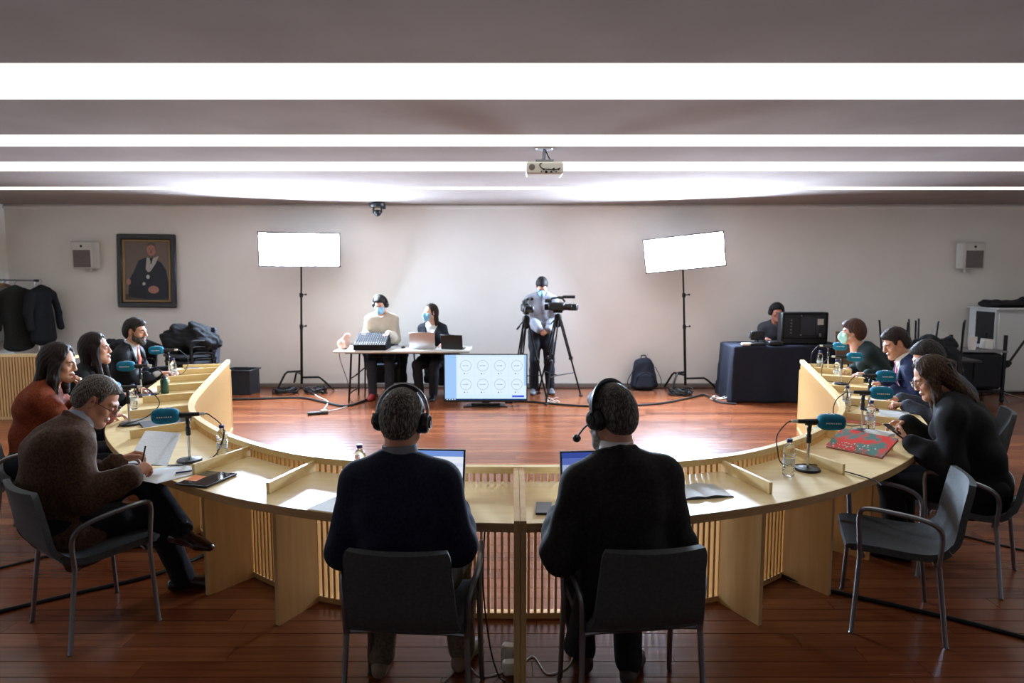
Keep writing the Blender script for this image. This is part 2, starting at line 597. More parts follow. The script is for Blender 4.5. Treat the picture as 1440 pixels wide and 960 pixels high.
# ------------------------------------------------------------------ studio light panels
def studio_light(loc, top, yaw, roll, tilt, label):
    """loc: foot of the pole, top: centre of the panel (world)"""
    t = thing('studio_light', label, 'light', loc, 0, 'studio lights on stands')
    L0 = Vector(loc); c = Vector(top) - L0
    w, h = 1.15, .49
    pole_top = c + Vector((0, .05, -.20))
    part('pole', MB().tube([(0, 0, .10), (pole_top.x * .45, pole_top.y * .45, 1.0)], .020, 10).tube([(pole_top.x * .44, pole_top.y * .44, .95), (pole_top.x * .72, pole_top.y * .72, 1.5)], .016, 10)
         .tube([(pole_top.x * .7, pole_top.y * .7, 1.45), pole_top], .013, 10), MT['blackm'], t)
    for z, f in ((1.0, .45), (1.48, .70)):
        part('collar', MB().lathe([(.027, -.03), (.027, .03)], 12, (pole_top.x * f, pole_top.y * f, z)).tube([(pole_top.x * f, pole_top.y * f, z), (pole_top.x * f + .07, pole_top.y * f - .02, z + .01)], .008, 8)
             .ell((pole_top.x * f + .075, pole_top.y * f - .02, z + .01), (.016, .016, .016), 8, 6), MT['blackm'], t)
    for k, a in enumerate((-.15, 2.05, 4.1)):
        dx, dy = math.cos(a), math.sin(a) * .75
        hh = .20 + .05 * k
        part('leg', MB().tube([(0, 0, hh), (dx * .28, dy * .28, hh + .01), (dx * .33, dy * .33, hh - .02), (dx * .52, dy * .52, .015)], .016, 8), MT['blackm'], t)
    R = Euler((tilt, roll, yaw), 'ZYX').to_matrix() if False else (Matrix.Rotation(yaw, 3, 'Z') @ Matrix.Rotation(roll, 3, 'Y') @ Matrix.Rotation(tilt, 3, 'X'))
    # panel faces -Y before rotation
    def rb(cc, d, **k):
        return dict(c=c + R @ Vector(cc), d=d, rot=R, **k)
    part('panel_back', MB().box(**rb((0, .05, 0), (w, .05, h), bev=.01)), MT['black'], t)
    fr = MB()
    for cc, d in (((0, .0, h / 2), (w + .02, .06, .018)), ((0, .0, -h / 2), (w + .02, .06, .018)), ((-w / 2, 0, 0), (.018, .06, h)), ((w / 2, 0, 0), (.018, .06, h))):
        fr.box(**rb(cc, d))
    part('panel_frame', fr, MT['blackm'], t, smooth=False)
    P = []
    for i in range(13):
        a = -1 + 2 * i / 12
        P.append([c + R @ Vector((a * (w - .02) / 2, -.012 - .045 * (1 - a * a) ** .8 * (1 - b * b) ** .6, b * (h - .02) / 2)) for b in [-1 + 2 * j / 8 for j in range(9)]])
    part('light_diffuser', MB().sheet(P, -.004), MT['lamp'], t, label='glowing white diffuser of the studio light')
    part('yoke', MB().tube([c + R @ Vector((-.12, .09, -h / 2 + .05)), pole_top, c + R @ Vector((.12, .09, -h / 2 + .05))], .012, 8), MT['blackm'], t)
    return t
studio_light((-3.27, 10.50, 0), (-3.16, 10.25, 2.16), 0.33, 0.0, 0.12, 'big glowing studio light panel on a black stand, left of the sound mixing table')
studio_light((2.67, 10.40, 0), (2.55, 10.20, 2.115), -0.33, -0.10, 0.12, 'big glowing studio light panel on a black stand, tilted, right of the black backpack')
# ------------------------------------------------------------------ signed-distance modelling of bodies and cloth
class Field:
    def __init__(s, lo, hi, h):
        s.lo = np.array(lo, dtype=np.float32) - 2 * h
        hi = np.array(hi, dtype=np.float32) + 2 * h
        s.h = h
        s.n = np.ceil((hi - s.lo) / h).astype(int) + 1
        s.ax = [s.lo[a] + h * np.arange(s.n[a], dtype=np.float32) for a in range(3)]
        s.f = np.full(tuple(s.n), 0.2, dtype=np.float32)
    def sub(s, lo, hi, m):
        sl = []
        for a in range(3):
            i0 = max(0, int((lo[a] - m - s.lo[a]) / s.h)); i1 = min(int(s.n[a]), int((hi[a] + m - s.lo[a]) / s.h) + 2)
            if i1 <= i0: return None, None
            sl.append(slice(i0, i1))
        P = (s.ax[0][sl[0]][:, None, None], s.ax[1][sl[1]][None, :, None], s.ax[2][sl[2]][None, None, :])
        return tuple(sl), P
    def join(s, sl, d, k):
        f = s.f[sl]
        if k <= 0:
            s.f[sl] = np.minimum(f, d)
        else:
            h = np.clip(0.5 + 0.5 * (f - d) / k, 0, 1)
            s.f[sl] = f + (d - f) * h - k * h * (1 - h)
    def cut(s, sl, d, k):
        f = s.f[sl]
        d = -d
        if k <= 0:
            s.f[sl] = np.maximum(f, d)
        else:
            h = np.clip(0.5 - 0.5 * (f - d) / k, 0, 1)
            s.f[sl] = f + (d - f) * h + k * h * (1 - h)
    # primitives ------------------------------------------------
    def cap(s, a, b, ra, rb, k=0.02, op='join'):
        a = np.array(a, float); b = np.array(b, float)
        R = max(ra, rb)
        sl, P = s.sub(np.minimum(a, b) - R, np.maximum(a, b) + R, k + 0.03)
        if sl is None: return
        d = b - a; L2 = max(1e-9, float(d @ d))
        px, py, pz = P[0] - a[0], P[1] - a[1], P[2] - a[2]
        t = np.clip((px * d[0] + py * d[1] + pz * d[2]) / L2, 0, 1)
        q = np.sqrt((px - t * d[0]) ** 2 + (py - t * d[1]) ** 2 + (pz - t * d[2]) ** 2) - (ra + t * (rb - ra))
        getattr(s, op)(sl, q, k)
    def chain(s, pts, rs, k=0.02, op='join'):
        for i in range(len(pts) - 1):
            s.cap(pts[i], pts[i + 1], rs[i], rs[i + 1], k, op)
    def ecap(s, a, b, side, ra, rb, k=0.03, op='join'):
        """flattened capsule; ra, rb = (half width along side, half depth) at each end"""
        a = np.array(a, float); b = np.array(b, float); d = b - a
        L2 = max(1e-9, float(d @ d))
        u = np.array(side, float); dn = d / math.sqrt(L2)
        u = u - dn * (u @ dn); u /= np.linalg.norm(u)
        R = max(max(ra), max(rb))
        sl, P = s.sub(np.minimum(a, b) - R, np.maximum(a, b) + R, k + 0.03)
        if sl is None: return
        px, py, pz = P[0] - a[0], P[1] - a[1], P[2] - a[2]
        t = np.clip((px * d[0] + py * d[1] + pz * d[2]) / L2, 0, 1)
        qx, qy, qz = px - t * d[0], py - t * d[1], pz - t * d[2]
        cu = qx * u[0] + qy * u[1] + qz * u[2]
        rest = np.maximum(qx * qx + qy * qy + qz * qz - cu * cu, 0)
        A = ra[0] + t * (rb[0] - ra[0]); B = ra[1] + t * (rb[1] - ra[1])
        k0 = np.sqrt((cu / A) ** 2 + rest / B ** 2)
        k1 = np.sqrt((cu / A ** 2) ** 2 + rest / B ** 4) + 1e-6
        q = k0 * (k0 - 1) / k1
        q = np.where(k0 < 0.3, -np.minimum(A, B) * 0.7, q)
        getattr(s, op)(sl, q, k)
    def ell(s, c, r, k=0.02, op='join', R=None):
        c = np.array(c, float); r = np.array(r, float)
        m = max(r)
        sl, P = s.sub(c - m, c + m, k + 0.03)
        if sl is None: return
        px, py, pz = P[0] - c[0], P[1] - c[1], P[2] - c[2]
        if R is not None:
            R = np.array(R)
            px, py, pz = (px * R[0, 0] + py * R[1, 0] + pz * R[2, 0], px * R[0, 1] + py * R[1, 1] + pz * R[2, 1], px * R[0, 2] + py * R[1, 2] + pz * R[2, 2])
        k0 = np.sqrt((px / r[0]) ** 2 + (py / r[1]) ** 2 + (pz / r[2]) ** 2)
        k1 = np.sqrt((px / r[0] ** 2) ** 2 + (py / r[1] ** 2) ** 2 + (pz / r[2] ** 2) ** 2) + 1e-6
        q = k0 * (k0 - 1) / k1
        q = np.where(k0 < 0.2, -min(r) * 0.8, q)
        getattr(s, op)(sl, q, k)
    def all(s):
        return (s.ax[0][:, None, None], s.ax[1][None, :, None], s.ax[2][None, None, :])
    def wrinkle(s, amp, fr, seed=0, stretch=(1, 1, 1)):
        rg = np.random.RandomState(seed)
        X, Y, Z = s.all()
        X = X * stretch[0]; Y = Y * stretch[1]; Z = Z * stretch[2]
        n = 0
        wx = 0.6 * np.sin(fr * .5 * (Y + .7 * Z) + rg.rand() * 6)
        wz = 0.6 * np.sin(fr * .45 * (X - .6 * Y) + rg.rand() * 6)
        for i in range(3):
            v = rg.randn(3); v /= np.linalg.norm(v)
            n = n + np.sin(fr * (1 + .5 * i) * (v[0] * X + v[1] * Y + v[2] * Z) + wx * (1 + i) + wz + rg.rand() * 6) / (1 + .4 * i)
        s.f += (amp * 0.5) * n
    def mesh(s):
        f = s.f
        f[0] = f[-1] = 0.1; f[:, 0] = f[:, -1] = 0.1; f[:, :, 0] = f[:, :, -1] = 0.1
        neg = f < 0
        c = None
        n0, n1, n2 = f.shape
        cnt = np.zeros((n0 - 1, n1 - 1, n2 - 1), dtype=np.int8)
        for i in (0, 1):
            for j in (0, 1):
                for k in (0, 1):
                    cnt += neg[i:n0 - 1 + i, j:n1 - 1 + j, k:n2 - 1 + k]
        act = (cnt > 0) & (cnt < 8)
        I, J, K = np.nonzero(act)
        nv = len(I)
        acc = np.zeros((nv, 3), np.float32); w = np.zeros(nv, np.float32)
        corners = [(i, j, k) for i in (0, 1) for j in (0, 1) for k in (0, 1)]
        val = {c_: f[I + c_[0], J + c_[1], K + c_[2]] for c_ in corners}
        for a in corners:
            for ax in range(3):
                if a[ax] == 0:
                    b = list(a); b[ax] = 1; b = tuple(b)
                    va, vb = val[a], val[b]
                    m = (va < 0) != (vb < 0)
                    t = va / np.where(m, va - vb, 1)
                    p = np.tile(np.array(a, np.float32), (nv, 1)); p[:, ax] += t
                    acc[m] += p[m]; w[m] += 1
        pos = acc / w[:, None]
        pos = (pos + np.stack([I, J, K], 1)) * s.h + s.lo
        idx = np.full(act.shape, -1, np.int32)
        idx[I, J, K] = np.arange(nv)
        quads = []
        for ax in range(3):
            sl0 = [slice(None)] * 3; sl1 = [slice(None)] * 3
            sl0[ax] = slice(0, -1); sl1[ax] = slice(1, None)
            a = neg[tuple(sl0)]; b = neg[tuple(sl1)]
            E = np.nonzero(a != b)
            s0 = a[E]
            o1, o2 = (ax + 1) % 3, (ax + 2) % 3
            def g(d1, d2):
                c_ = [E[0], E[1], E[2]]
                c_ = list(c_)
                c_[o1] = c_[o1] + d1; c_[o2] = c_[o2] + d2
                return idx[c_[0], c_[1], c_[2]]
            q = np.stack([g(-1, -1), g(0, -1), g(0, 0), g(-1, 0)], 1)
            q[~s0] = q[~s0][:, ::-1]
            quads.append(q)
        q = np.concatenate(quads)
        q = q[(q >= 0).all(1)]
        return pos.astype(np.float32), q

def np_mesh(name, parts, mats, mi=None):
    """one mesh from a list of (verts, quads)"""
    V = []; Q = []; M = []; n = 0
    for i, (v, q) in enumerate(parts):
        V.append(v); Q.append(q + n); n += len(v)
        M.append(np.full(len(q), 0 if mi is None else mi[i], np.int32))
    V = np.concatenate(V); Q = np.concatenate(Q); M = np.concatenate(M)
    me = bpy.data.meshes.new(name)
    me.vertices.add(len(V)); me.vertices.foreach_set('co', V.astype(np.float32).ravel())
    me.loops.add(len(Q) * 4); me.loops.foreach_set('vertex_index', Q.astype(np.int32).ravel())
    me.polygons.add(len(Q)); me.polygons.foreach_set('loop_start', np.arange(len(Q), dtype=np.int32) * 4)
    me.polygons.foreach_set('loop_total', np.full(len(Q), 4, np.int32))
    for m in (mats if isinstance(mats, (list, tuple)) else [mats]):
        me.materials.append(m)
    me.polygons.foreach_set('material_index', M)
    me.update(calc_edges=True)
    me.validate()
    me.polygons.foreach_set('use_smooth', np.ones(len(me.polygons), bool))
    return me

def xf(vq, R, t):
    v, q = vq
    return (v @ np.array(R, np.float32).T + np.array(t, np.float32), q)

def rotz(a): c, s_ = math.cos(a), math.sin(a); return np.array([[c, -s_, 0], [s_, c, 0], [0, 0, 1]])
def rotx(a): c, s_ = math.cos(a), math.sin(a); return np.array([[1, 0, 0], [0, c, -s_], [0, s_, c]])
def roty(a): c, s_ = math.cos(a), math.sin(a); return np.array([[c, 0, s_], [0, 1, 0], [-s_, 0, c]])
D = math.radians
def V3(*a): return np.array(a, float)
def nrm(v): return v / max(1e-9, np.linalg.norm(v))

def ik(a, c, l1, l2, hint):
    """middle joint between a and c, and the reachable end"""
    d = c - a; L = np.linalg.norm(d)
    mx = (l1 + l2) * 0.995
    if L > mx:
        c = a + d / L * mx; d = c - a; L = mx
    n = d / L
    x = (l1 * l1 - l2 * l2 + L * L) / (2 * L)
    h = math.sqrt(max(0, l1 * l1 - x * x))
    hn = hint - n * (hint @ n)
    return a + n * x + nrm(hn) * h, c

# ------------------------------------------------------------------ head (head frame: x right, y forward, z up, eyes at z=0.004)
_head = {}
def head_sdf(F, fem=0.0, full=0.0, o=0.0):
    F.ell((0, -.014, .036), (.074 + o, .096 + o, .086 + o), .02)
    F.ell((0, -.045, .005), (.066 + o, .064 + o, .072 + o), .02)
    F.ell((0, .034, -.030), (.056 + full * .006 + o, .058 + o, .078 + o), .025)
    F.cap((0, .074, -.098), (0, .066, -.092), .020 + o, .022 + o, .02)
    for sx in (-1, 1):
        F.cap((sx * (.050 + full * .006 - fem * .004), .004, -.056), (sx * .012, .072, -.098), .020 + o, .018 + o, .03)
        F.ell((sx * .044, .060, -.018), (.022 + o, .022 + o, .020 + o), .02)
def head_mesh(h, fem=0.0, full=0.0):
    k = ('h', h, fem, full)
    if k in _head: return _head[k]
    F = Field((-.10, -.13, -.25), (.10, .14, .13), h)
    head_sdf(F, fem, full)
    for sx in (-1, 1):
        F.cap((sx * .012, .088 - .003 * fem, .030), (sx * .044, .072, .030), .010 - .003 * fem, .008 - .002 * fem, .012)
        F.ell((sx * .031, .100, .004), (.017, .016, .010), .010, 'cut')
        F.ell((sx * .031, .080, .004), (.0135, .0135, .0115), .004)
        F.ell((sx * .030, .076, .003), (.016, .014, .0165), .006)
    F.cap((0, .092, .018), (0, .111 - .006 * fem, -.022), .0085 - .002 * fem, .0115 - .003 * fem, .012)
    F.ell((0, .113 - .007 * fem, -.025), (.011 - .003 * fem, .011 - .002 * fem, .010 - .002 * fem), .008)
    for sx in (-1, 1):
        F.ell((sx * .012, .103, -.030), (.008, .009, .007), .006)
    F.ell((0, .090, -.058), (.022, .013, .007), .008)
    F.ell((0, .089, -.067), (.019, .013, .007), .006)
    F.cap((-.02, .1035, -.0625), (.02, .1035, -.0625), .0015, .0015, .003, 'cut')
    for sx in (-1, 1):
        Rr = rotz(-sx * .45) @ rotx(.12)
        F.ell((sx * .079, -.010, .000), (.0075, .021, .034), .008, R=Rr)
        F.ell((sx * .088, -.004, .003), (.006, .010, .018), .004, 'cut', R=Rr)
    F.ecap((0, -.020, -.050), (0, -.040, -.235), (1, 0, 0), (.056 - fem * .008, .058 - fem * .006), (.062 - fem * .009, .062 - fem * .008), .03)
    _head[k] = F.mesh()
    return _head[k]

def pw(y, pts):
    return np.interp(y, [p[0] for p in pts], [p[1] for p in pts]).astype(np.float32)

HAIRLINE = {
    'short': [(-.13, -.075), (-.06, -.085), (-.035, -.045), (-.022, .030), (.004, .036), (.022, .000), (.034, .002), (.044, .048), (.075, .072), (.10, .078)],
    'short2': [(-.13, -.085), (-.06, -.090), (-.035, -.045), (-.022, .030), (.004, .036), (.022, -.012), (.036, .000), (.046, .052), (.075, .062), (.10, .066)],
    'reced': [(-.13, -.075), (-.06, -.080), (-.035, -.045), (-.022, .030), (.004, .036), (.022, .000), (.030, .010), (.038, .070), (.06, .085), (.10, .095)],
    'bob': [(-.13, -.10), (-.06, -.10), (-.035, -.06), (-.01, -.015), (.014, -.005), (.030, .000), (.044, .040), (.075, .055), (.12, .060)],
    'long': [(-.13, -.2), (-.06, -.2), (.0, -.16), (.018, -.06), (.030, .025), (.042, .060), (.067, .080), (.10, .096)],
}
def hair_mesh(h, style, thick=.014, vol=0.0, seed=0, extra=None, parting=0.0, streak=.0016, hl=None):
    F = Field((-.17, -.20, -.42 if extra else -.16), (.17, .16, .17), h)
    t = thick
    F.ell((0, -.014, .038), (.074 + t, .096 + t, .086 + t + vol), .02)
    F.ell((0, -.048, .000), (.066 + t, .066 + t * .9, .082 + t * .6), .02)
    if style in ('short', 'short2', 'reced', 'bob'):
        F.ell((0, .046, .066 + vol * .5), (.056 + t * .3, .046 + t * .7, .038 + t), .02)
    X, Y, Z = F.all()
    hlz = pw(Y.ravel(), HAIRLINE[hl or style]).reshape(Y.shape)
    if style == 'long':
        hlz = hlz + .034 * np.clip(1.15 - np.abs(X) / .052, 0, 1) * np.clip((Y - .02) / .03, 0, 1)
    d = (hlz - Z) * 0.7
    tap = .042
    q = np.clip(1 - (Z - hlz) / tap, 0, 1)
    front = np.clip((Y + .06) / .05, 0.35, 1) if style != 'long' else np.clip((Y - .01) / .03, 0, 1)
    F.f += (t + .001) * .95 * q * q * front
    F.f = np.maximum(F.f, d)
    if extra:
        for e in extra:
            if e[0] == 'c': F.chain(e[1], e[2], e[3] if len(e) > 3 else .02)
            elif e[0] == 'e': F.ecap(*e[1:])
        X, Y, Z = F.all()
    if parting:
        F.cap((parting, .085, .115 + t), (parting, -.03, .135 + t), .006, .004, .008, 'cut')
    if streak:
        rg = np.random.RandomState(seed)
        a = np.arctan2(X, -(Y + .01) + .03 * np.sin(Z * 20))
        w = np.sin(a * 23 + 3 * np.sin(Z * 28 + 1.3) + rg.rand() * 6) + .8 * np.sin(a * 41 + 2 * np.sin(Z * 37 + Y * 30) + rg.rand() * 6) + .6 * np.sin(X * 130 + 2 * np.sin(Y * 45))
        F.f += streak * w
    return F.mesh()

# ------------------------------------------------------------------ hand (hand frame: y along the fingers, z back of the hand)
def hand_mesh(h, th, curl=(25, 30, 20), spread=4, thumb=(.65, .70, -.30), thumb_curl=25, index=None):
    """th: +1 when the thumb lies on +x"""
    F = Field((-.085, -.05, -.115), (.085, .215, .05), h)
    F.ecap((0, -.045, 0), (0, .010, 0), (1, 0, 0), (.025, .020), (.028, .019), .012)
    F.ecap((0, .012, 0), (0, .082, 0), (1, 0, 0), (.030, .0155), (.040, .0130), .012)
    F.ell((th * .022, .030, -.008), (.016, .028, .014), .012)
    for i, (bx, L) in enumerate(((.030, .070), (.0105, .079), (-.0095, .073), (-.028, .057))):
        c = index if (index is not None and i == 0) else curl
        p = V3(th * bx, .084 - .004 * abs(i - 1), -.001)
        a = 0.0
        yaw = -th * D(spread) * (1.2 - i * .9)
        r = .0086 - .0005 * i
        for j, fr in enumerate((.45, .30, .25)):
            a += D(c[j]) * (1 + .06 * i)
            d = rotz(yaw) @ V3(0, math.cos(a), -math.sin(a))
            q = p + d * L * fr
            F.cap(p, q, r, r - .0009, .004)
            p = q; r -= .0009
    p = V3(th * .026, .022, -.006)
    d = nrm(V3(th * thumb[0], thumb[1], thumb[2]))
    r = .0125
    for j, L in enumerate((.036, .032, .026)):
        if j:
            ax = nrm(np.cross(d, V3(-th * .7, .3, -.6)))
            c_, s_ = math.cos(D(thumb_curl)), math.sin(D(thumb_curl))
            d = nrm(d * c_ + np.cross(ax, d) * s_)
        q = p + d * L
        F.cap(p, q, r, r - .0013, .005)
        p = q; r -= .0013
    return F.mesh()
_hand = {}
HANDS = {
    'relax': dict(curl=(22, 28, 18), spread=3),
    'flat': dict(curl=(8, 12, 8), spread=6, thumb=(.75, .65, -.15), thumb_curl=10),
    'pen': dict(curl=(58, 52, 30), spread=1, thumb=(.35, .85, -.50), thumb_curl=22, index=(42, 38, 18)),
    'hold': dict(curl=(40, 42, 28), spread=3, thumb=(.40, .80, -.45), thumb_curl=14),
    'fist': dict(curl=(72, 75, 40), spread=1, thumb=(.35, .75, -.55), thumb_curl=38),
    'type': dict(curl=(18, 40, 22), spread=5),
}
def hand(h, th, pose):
    k = (h, th, pose)
    if k not in _hand: _hand[k] = hand_mesh(h, th, **HANDS[pose])
    return _hand[k]

# ------------------------------------------------------------------ person
SKIN = {}
def skin(c):
    if c not in SKIN:
        m = noisy('skin', c, tuple(min(255, int(v * 1.06 + 2)) for v in c), (30, 30, 30), 1, 4, 0.5, 0.08, (300, 300, 300), spec=0.4, bdist=.001)
        b = m.node_tree.nodes['Principled BSDF']
        b.inputs['Subsurface Weight'].default_value = 0.08
        b.inputs['Subsurface Radius'].default_value = (.012, .005, .003)
        SKIN[c] = m
    return SKIN[c]
HAIRM = {}
def hairmat(c1, c2, sc=(90, 90, 18)):
    k = (c1, c2)
    if k not in HAIRM:
        HAIRM[k] = noisy('hair', c1, c2, sc, 2.2, 6, 0.62, 0.5, (320, 320, 40), lo=.45, hi=.68, spec=0.25, bdist=.004)
    return HAIRM[k]
CL = {}
def cm(c, rough=.85, var=1.3):
    k = (c, rough)
    if k not in CL: CL[k] = cloth('cloth_%d_%d_%d' % c, c, rough, var)
    return CL[k]

class Person:
    """local frame: x right, y forward, z up; origin on the floor under the pelvis"""
    def __init__(s, label, loc, yaw, seat=.45, stand=False, scale=1.0, lean=(6, 12), side=0.0, twist=0.0, fem=0.0, wide=1.0,
             head=(0, 0, 0), neckfwd=.03, res=.0115, hres=.0046, skin_c=(196, 142, 114), full=0.0, neck=.115):
        s.root = thing('person', label, 'person', (loc[0], loc[1], 0), D(yaw))
        s.loc = V3(loc[0], loc[1], 0); s.yaw = D(yaw)
        s.res, s.hres, s.fem, s.wide, s.k, s.full = res, hres, fem, wide, scale, full
        s.skin_c = skin_c; s.sk = skin(skin_c)
        k = scale
        s.P0 = V3(0, 0, (seat + .095) if not stand else .93 * k)
        s.stand = stand
        l1, l2 = D(lean[0]), D(lean[1])
        sd = D(side)
        def dirv(a, f): return rotz(0) @ V3(math.sin(sd * f), math.sin(a), math.cos(a) * math.cos(sd * f))
        s.P1 = s.P0 + dirv(l1, .5) * .17 * k
        s.P2 = s.P1 + dirv((l1 + l2) / 2, 1) * .19 * k
        s.P3 = s.P2 + dirv(l2, 1) * .165 * k
        s.up = nrm(s.P3 - s.P2)
        r = rotz(D(twist)) @ V3(1, 0, 0)
        s.R = nrm(r - s.up * (r @ s.up) )
        s.Fw = np.cross(s.up, s.R)
        w = .170 * k * wide * (1 - .1 * fem)
        base = s.P3 - s.up * .078 * k
        s.sh = {1: base + s.R * w + s.Fw * .0, -1: base - s.R * w}
        s.chest = base
        # head
        hy, hp, hr = D(head[0]), D(head[1]), D(head[2])
        s.HR = rotz(hy) @ rotx(-hp) @ roty(hr)
        s.nb = s.P3 + s.Fw * neckfwd * .3
        nd = nrm(s.up * .7 + V3(0, 0, .45) + s.Fw * (neckfwd * 6))
        s.HC = s.nb + nd * (neck * k + .045) + s.HR @ V3(0, .012, .012)
        s.arms = {}; s.legs = {}; s.hands = []
        s.kids = []
    def W(s, p):
        """world point to local"""
        return rotz(-s.yaw) @ (np.array(p, float) - s.loc)
    def arm(s, side, target, hint=None, world=True, hand='relax', hdir=None, back=None, bend=None):
        """side +1 right, -1 left; target = wrist point"""
        t = s.W(target) if world else np.array(target, float)
        if hint is None: hint = V3(side * .28, -.45, -1)
        e, wq = ik(s.sh[side], t, .285 * s.k, .255 * s.k, np.array(hint, float))
        s.arms[side] = (s.sh[side], e, wq)
        fd = nrm(wq - e)
        d = fd if hdir is None else nrm((rotz(-s.yaw) @ np.array(hdir, float)) if world else np.array(hdir, float))
        for _ in range(12):                       # a wrist bends 45 degrees at most
            if d @ fd > .70: break
            d = nrm(d + fd * .12)
        b = V3(0, 0, 1) if back is None else ((rotz(-s.yaw) @ np.array(back, float)) if world else np.array(back, float))
        b = nrm(b - d * (b @ d))
        x = np.cross(d, b)
        s.hands.append((side, wq, np.stack([x, d, b], 1), hand))
    def leg(s, side, foot, hint=None, toe=None, pitch=0.0, hip=.092):
        """foot = ankle in local coordinates"""
        h = s.P0 + V3(side * hip, .02, -.005)
        kn, an = ik(h, np.array(foot, float), .44 * s.k, .42 * s.k, V3(side * .12, 1, .55) if hint is None else np.array(hint, float))
        t = V3(side * .15, 1, 0) if toe is None else np.array(toe, float)
        s.legs[side] = (h, kn, an, nrm(t))
    # fields ----------------------------------------------------
    def bounds(s, m=.16):
        pts = [s.P0, s.P1, s.P2, s.P3, s.sh[1], s.sh[-1]] + [p for a in s.arms.values() for p in a]
        a = np.array(pts)
        return a.min(0) - m, a.max(0) + m
    def torso(s, F, o=0.0, k=.045, low=True):
        w, f = s.wide, s.fem
        rs = V3(1, 0, 0)
        belly = s.full * .02
        if low:
            F.ecap(s.P0 + V3(0, -.01, -.02), s.P1, rs, (.165 * w + o + .004 * f, .115 + o), (.142 * w + o - .012 * f, .108 + o + belly), k)
        F.ecap(s.P1, s.P2, (rs + s.R), (.142 * w + o - .012 * f, .106 + o + belly), (.160 * w + o - .014 * f, .112 + o), k)
        F.ecap(s.P2, s.P3 - s.up * .055, s.R, (.160 * w + o - .014 * f, .112 + o), (.135 * w + o - .014 * f, .082 + o), k)
        for sd in (-1, 1):
            F.cap(s.P3 - s.up * .05, s.sh[sd] - s.R * sd * .012, .070 + o, .062 + o - .006 * f, .04)
            F.cap(s.P3 + s.up * .008 + s.R * sd * .02, s.sh[sd] + s.up * .022 - s.R * sd * .03, .046 + o * .6, .040 + o, .035)
            F.cap(s.P2 + s.R * sd * .075 - s.Fw * .04 + s.up * .06, s.P2 + s.R * sd * .06 - s.Fw * .05, .062 + o, .06 + o, .04)
            if f > .3:
                F.ell(s.P2 + s.R * sd * .075 + s.Fw * .085 + s.up * .02, (.062 + o, .06 + o, .062 + o), .04)
    def armf(s, F, o=0.0, k=.02, t0=0.0, t1=1.0, loose=0.0):
        for sd, (a, e, wq) in s.arms.items():
            f = s.fem
            F.chain([a, e], [.054 + o - .007 * f + loose * .3, .043 + o + loose - .004 * f], k + .012)
            q = e + (wq - e) * t1
            m = e + (wq - e) * .5
            F.chain([e, m, q], [.043 + o + loose - .004 * f, .040 + o + loose - .004 * f, .029 + (.011 * (1 - t1)) + o + loose * .8], k)
    def legf(s, F, o=0.0, k=.03, ankle=True):
        for sd, (h, kn, an, toe) in s.legs.items():
            m = h + (kn - h) * .5
            F.chain([h, m, kn], [.088 + o, .078 + o, .060 + o], k)
            c = kn + (an - kn) * .35
            F.chain([kn, c, an], [.060 + o, .056 + o, .040 + o], k)
        F.ell(s.P0 + V3(-.07, -.045, -.01), (.105 + o, .105 + o, .085 + o), .04)
        F.ell(s.P0 + V3(.07, -.045, -.01), (.105 + o, .105 + o, .085 + o), .04)
    # parts -----------------------------------------------------
    def add(s, name, me, label=None):
        o = link(name, me, s.root)
        if label: o['label'] = label
        s.kids.append(o)
        return o
    def body(s, hand_mats=None):
        lo, hi = s.bounds()
        for l in s.legs.values():
            a = np.array(l[:3]); lo = np.minimum(lo, a.min(0) - .1); hi = np.maximum(hi, a.max(0) + .1)
        F = Field(lo, hi, .019)
        s.torso(F, -.012); s.armf(F, -.014, t1=.96); s.legf(F, -.012)
        F.cap(s.nb - s.up * .03, s.HC + s.HR @ V3(0, -.03, -.09), .056 - .008 * s.fem, .05 - .008 * s.fem, .02)
        parts = [F.mesh(), xf(head_mesh(s.hres, s.fem, s.full), s.HR, s.HC)]
        for sd, wq, M, pose in s.hands:
            parts.append(xf(hand(max(.0042, s.hres), -sd, pose), M * (.94 if s.fem > .5 else 1.0), wq))
        return s.add('body', np_mesh('body', parts, s.sk))
    def top(s, name, mat, o=.016, loose=.006, hem=None, wr=.005, seed=1, cuff=.93, extra=None, vneck=None, lapel=False, cutlow=True, label=None, fr=26, k=.03, neck=None):
        lo, hi = s.bounds(.15)
        if extra:
            for e in extra:
                for p in e[1:3]:
                    lo = np.minimum(lo, np.array(p) - .14); hi = np.maximum(hi, np.array(p) + .14)
        F = Field(lo, hi, s.res)
        s.torso(F, o)
        s.armf(F, o * .75, k, 0, cuff, loose)
        if extra:
            for e in extra:
                if e[0] == 'e': F.ecap(*e[1:])
                else: F.cap(*e[1:])
        if wr: F.wrinkle(wr, fr, seed)
        X, Y, Z = F.all()
        hz = (s.P0[2] - .06) if hem is None else hem
        if cutlow: F.f = np.maximum(F.f, hz - Z)
        c = s.P3 + s.up * .085
        # neck opening
        nk = s.nb + s.up * .06
        F.cap(s.nb + s.up * .03 + s.Fw * .01, s.nb + s.up * .16 + s.Fw * .03, (neck or .060), (neck or .060) + .02, .012, 'cut')
        if vneck:
            (slope, depth) = vneck
            b = s.P2 - s.up * depth
            u = (X - b[0]) * s.R[0] + (Y - b[1]) * s.R[1] + (Z - b[2]) * s.R[2]
            v = (X - b[0]) * s.up[0] + (Y - b[1]) * s.up[1] + (Z - b[2]) * s.up[2]
            n = (X - b[0]) * s.Fw[0] + (Y - b[1]) * s.Fw[1] + (Z - b[2]) * s.Fw[2]
            wdg = np.maximum(np.maximum((np.abs(u) - slope * v) * .95, -v), .035 - n)
            wdg = np.maximum(wdg, v - .36)
            F.f = np.maximum(F.f, -wdg)
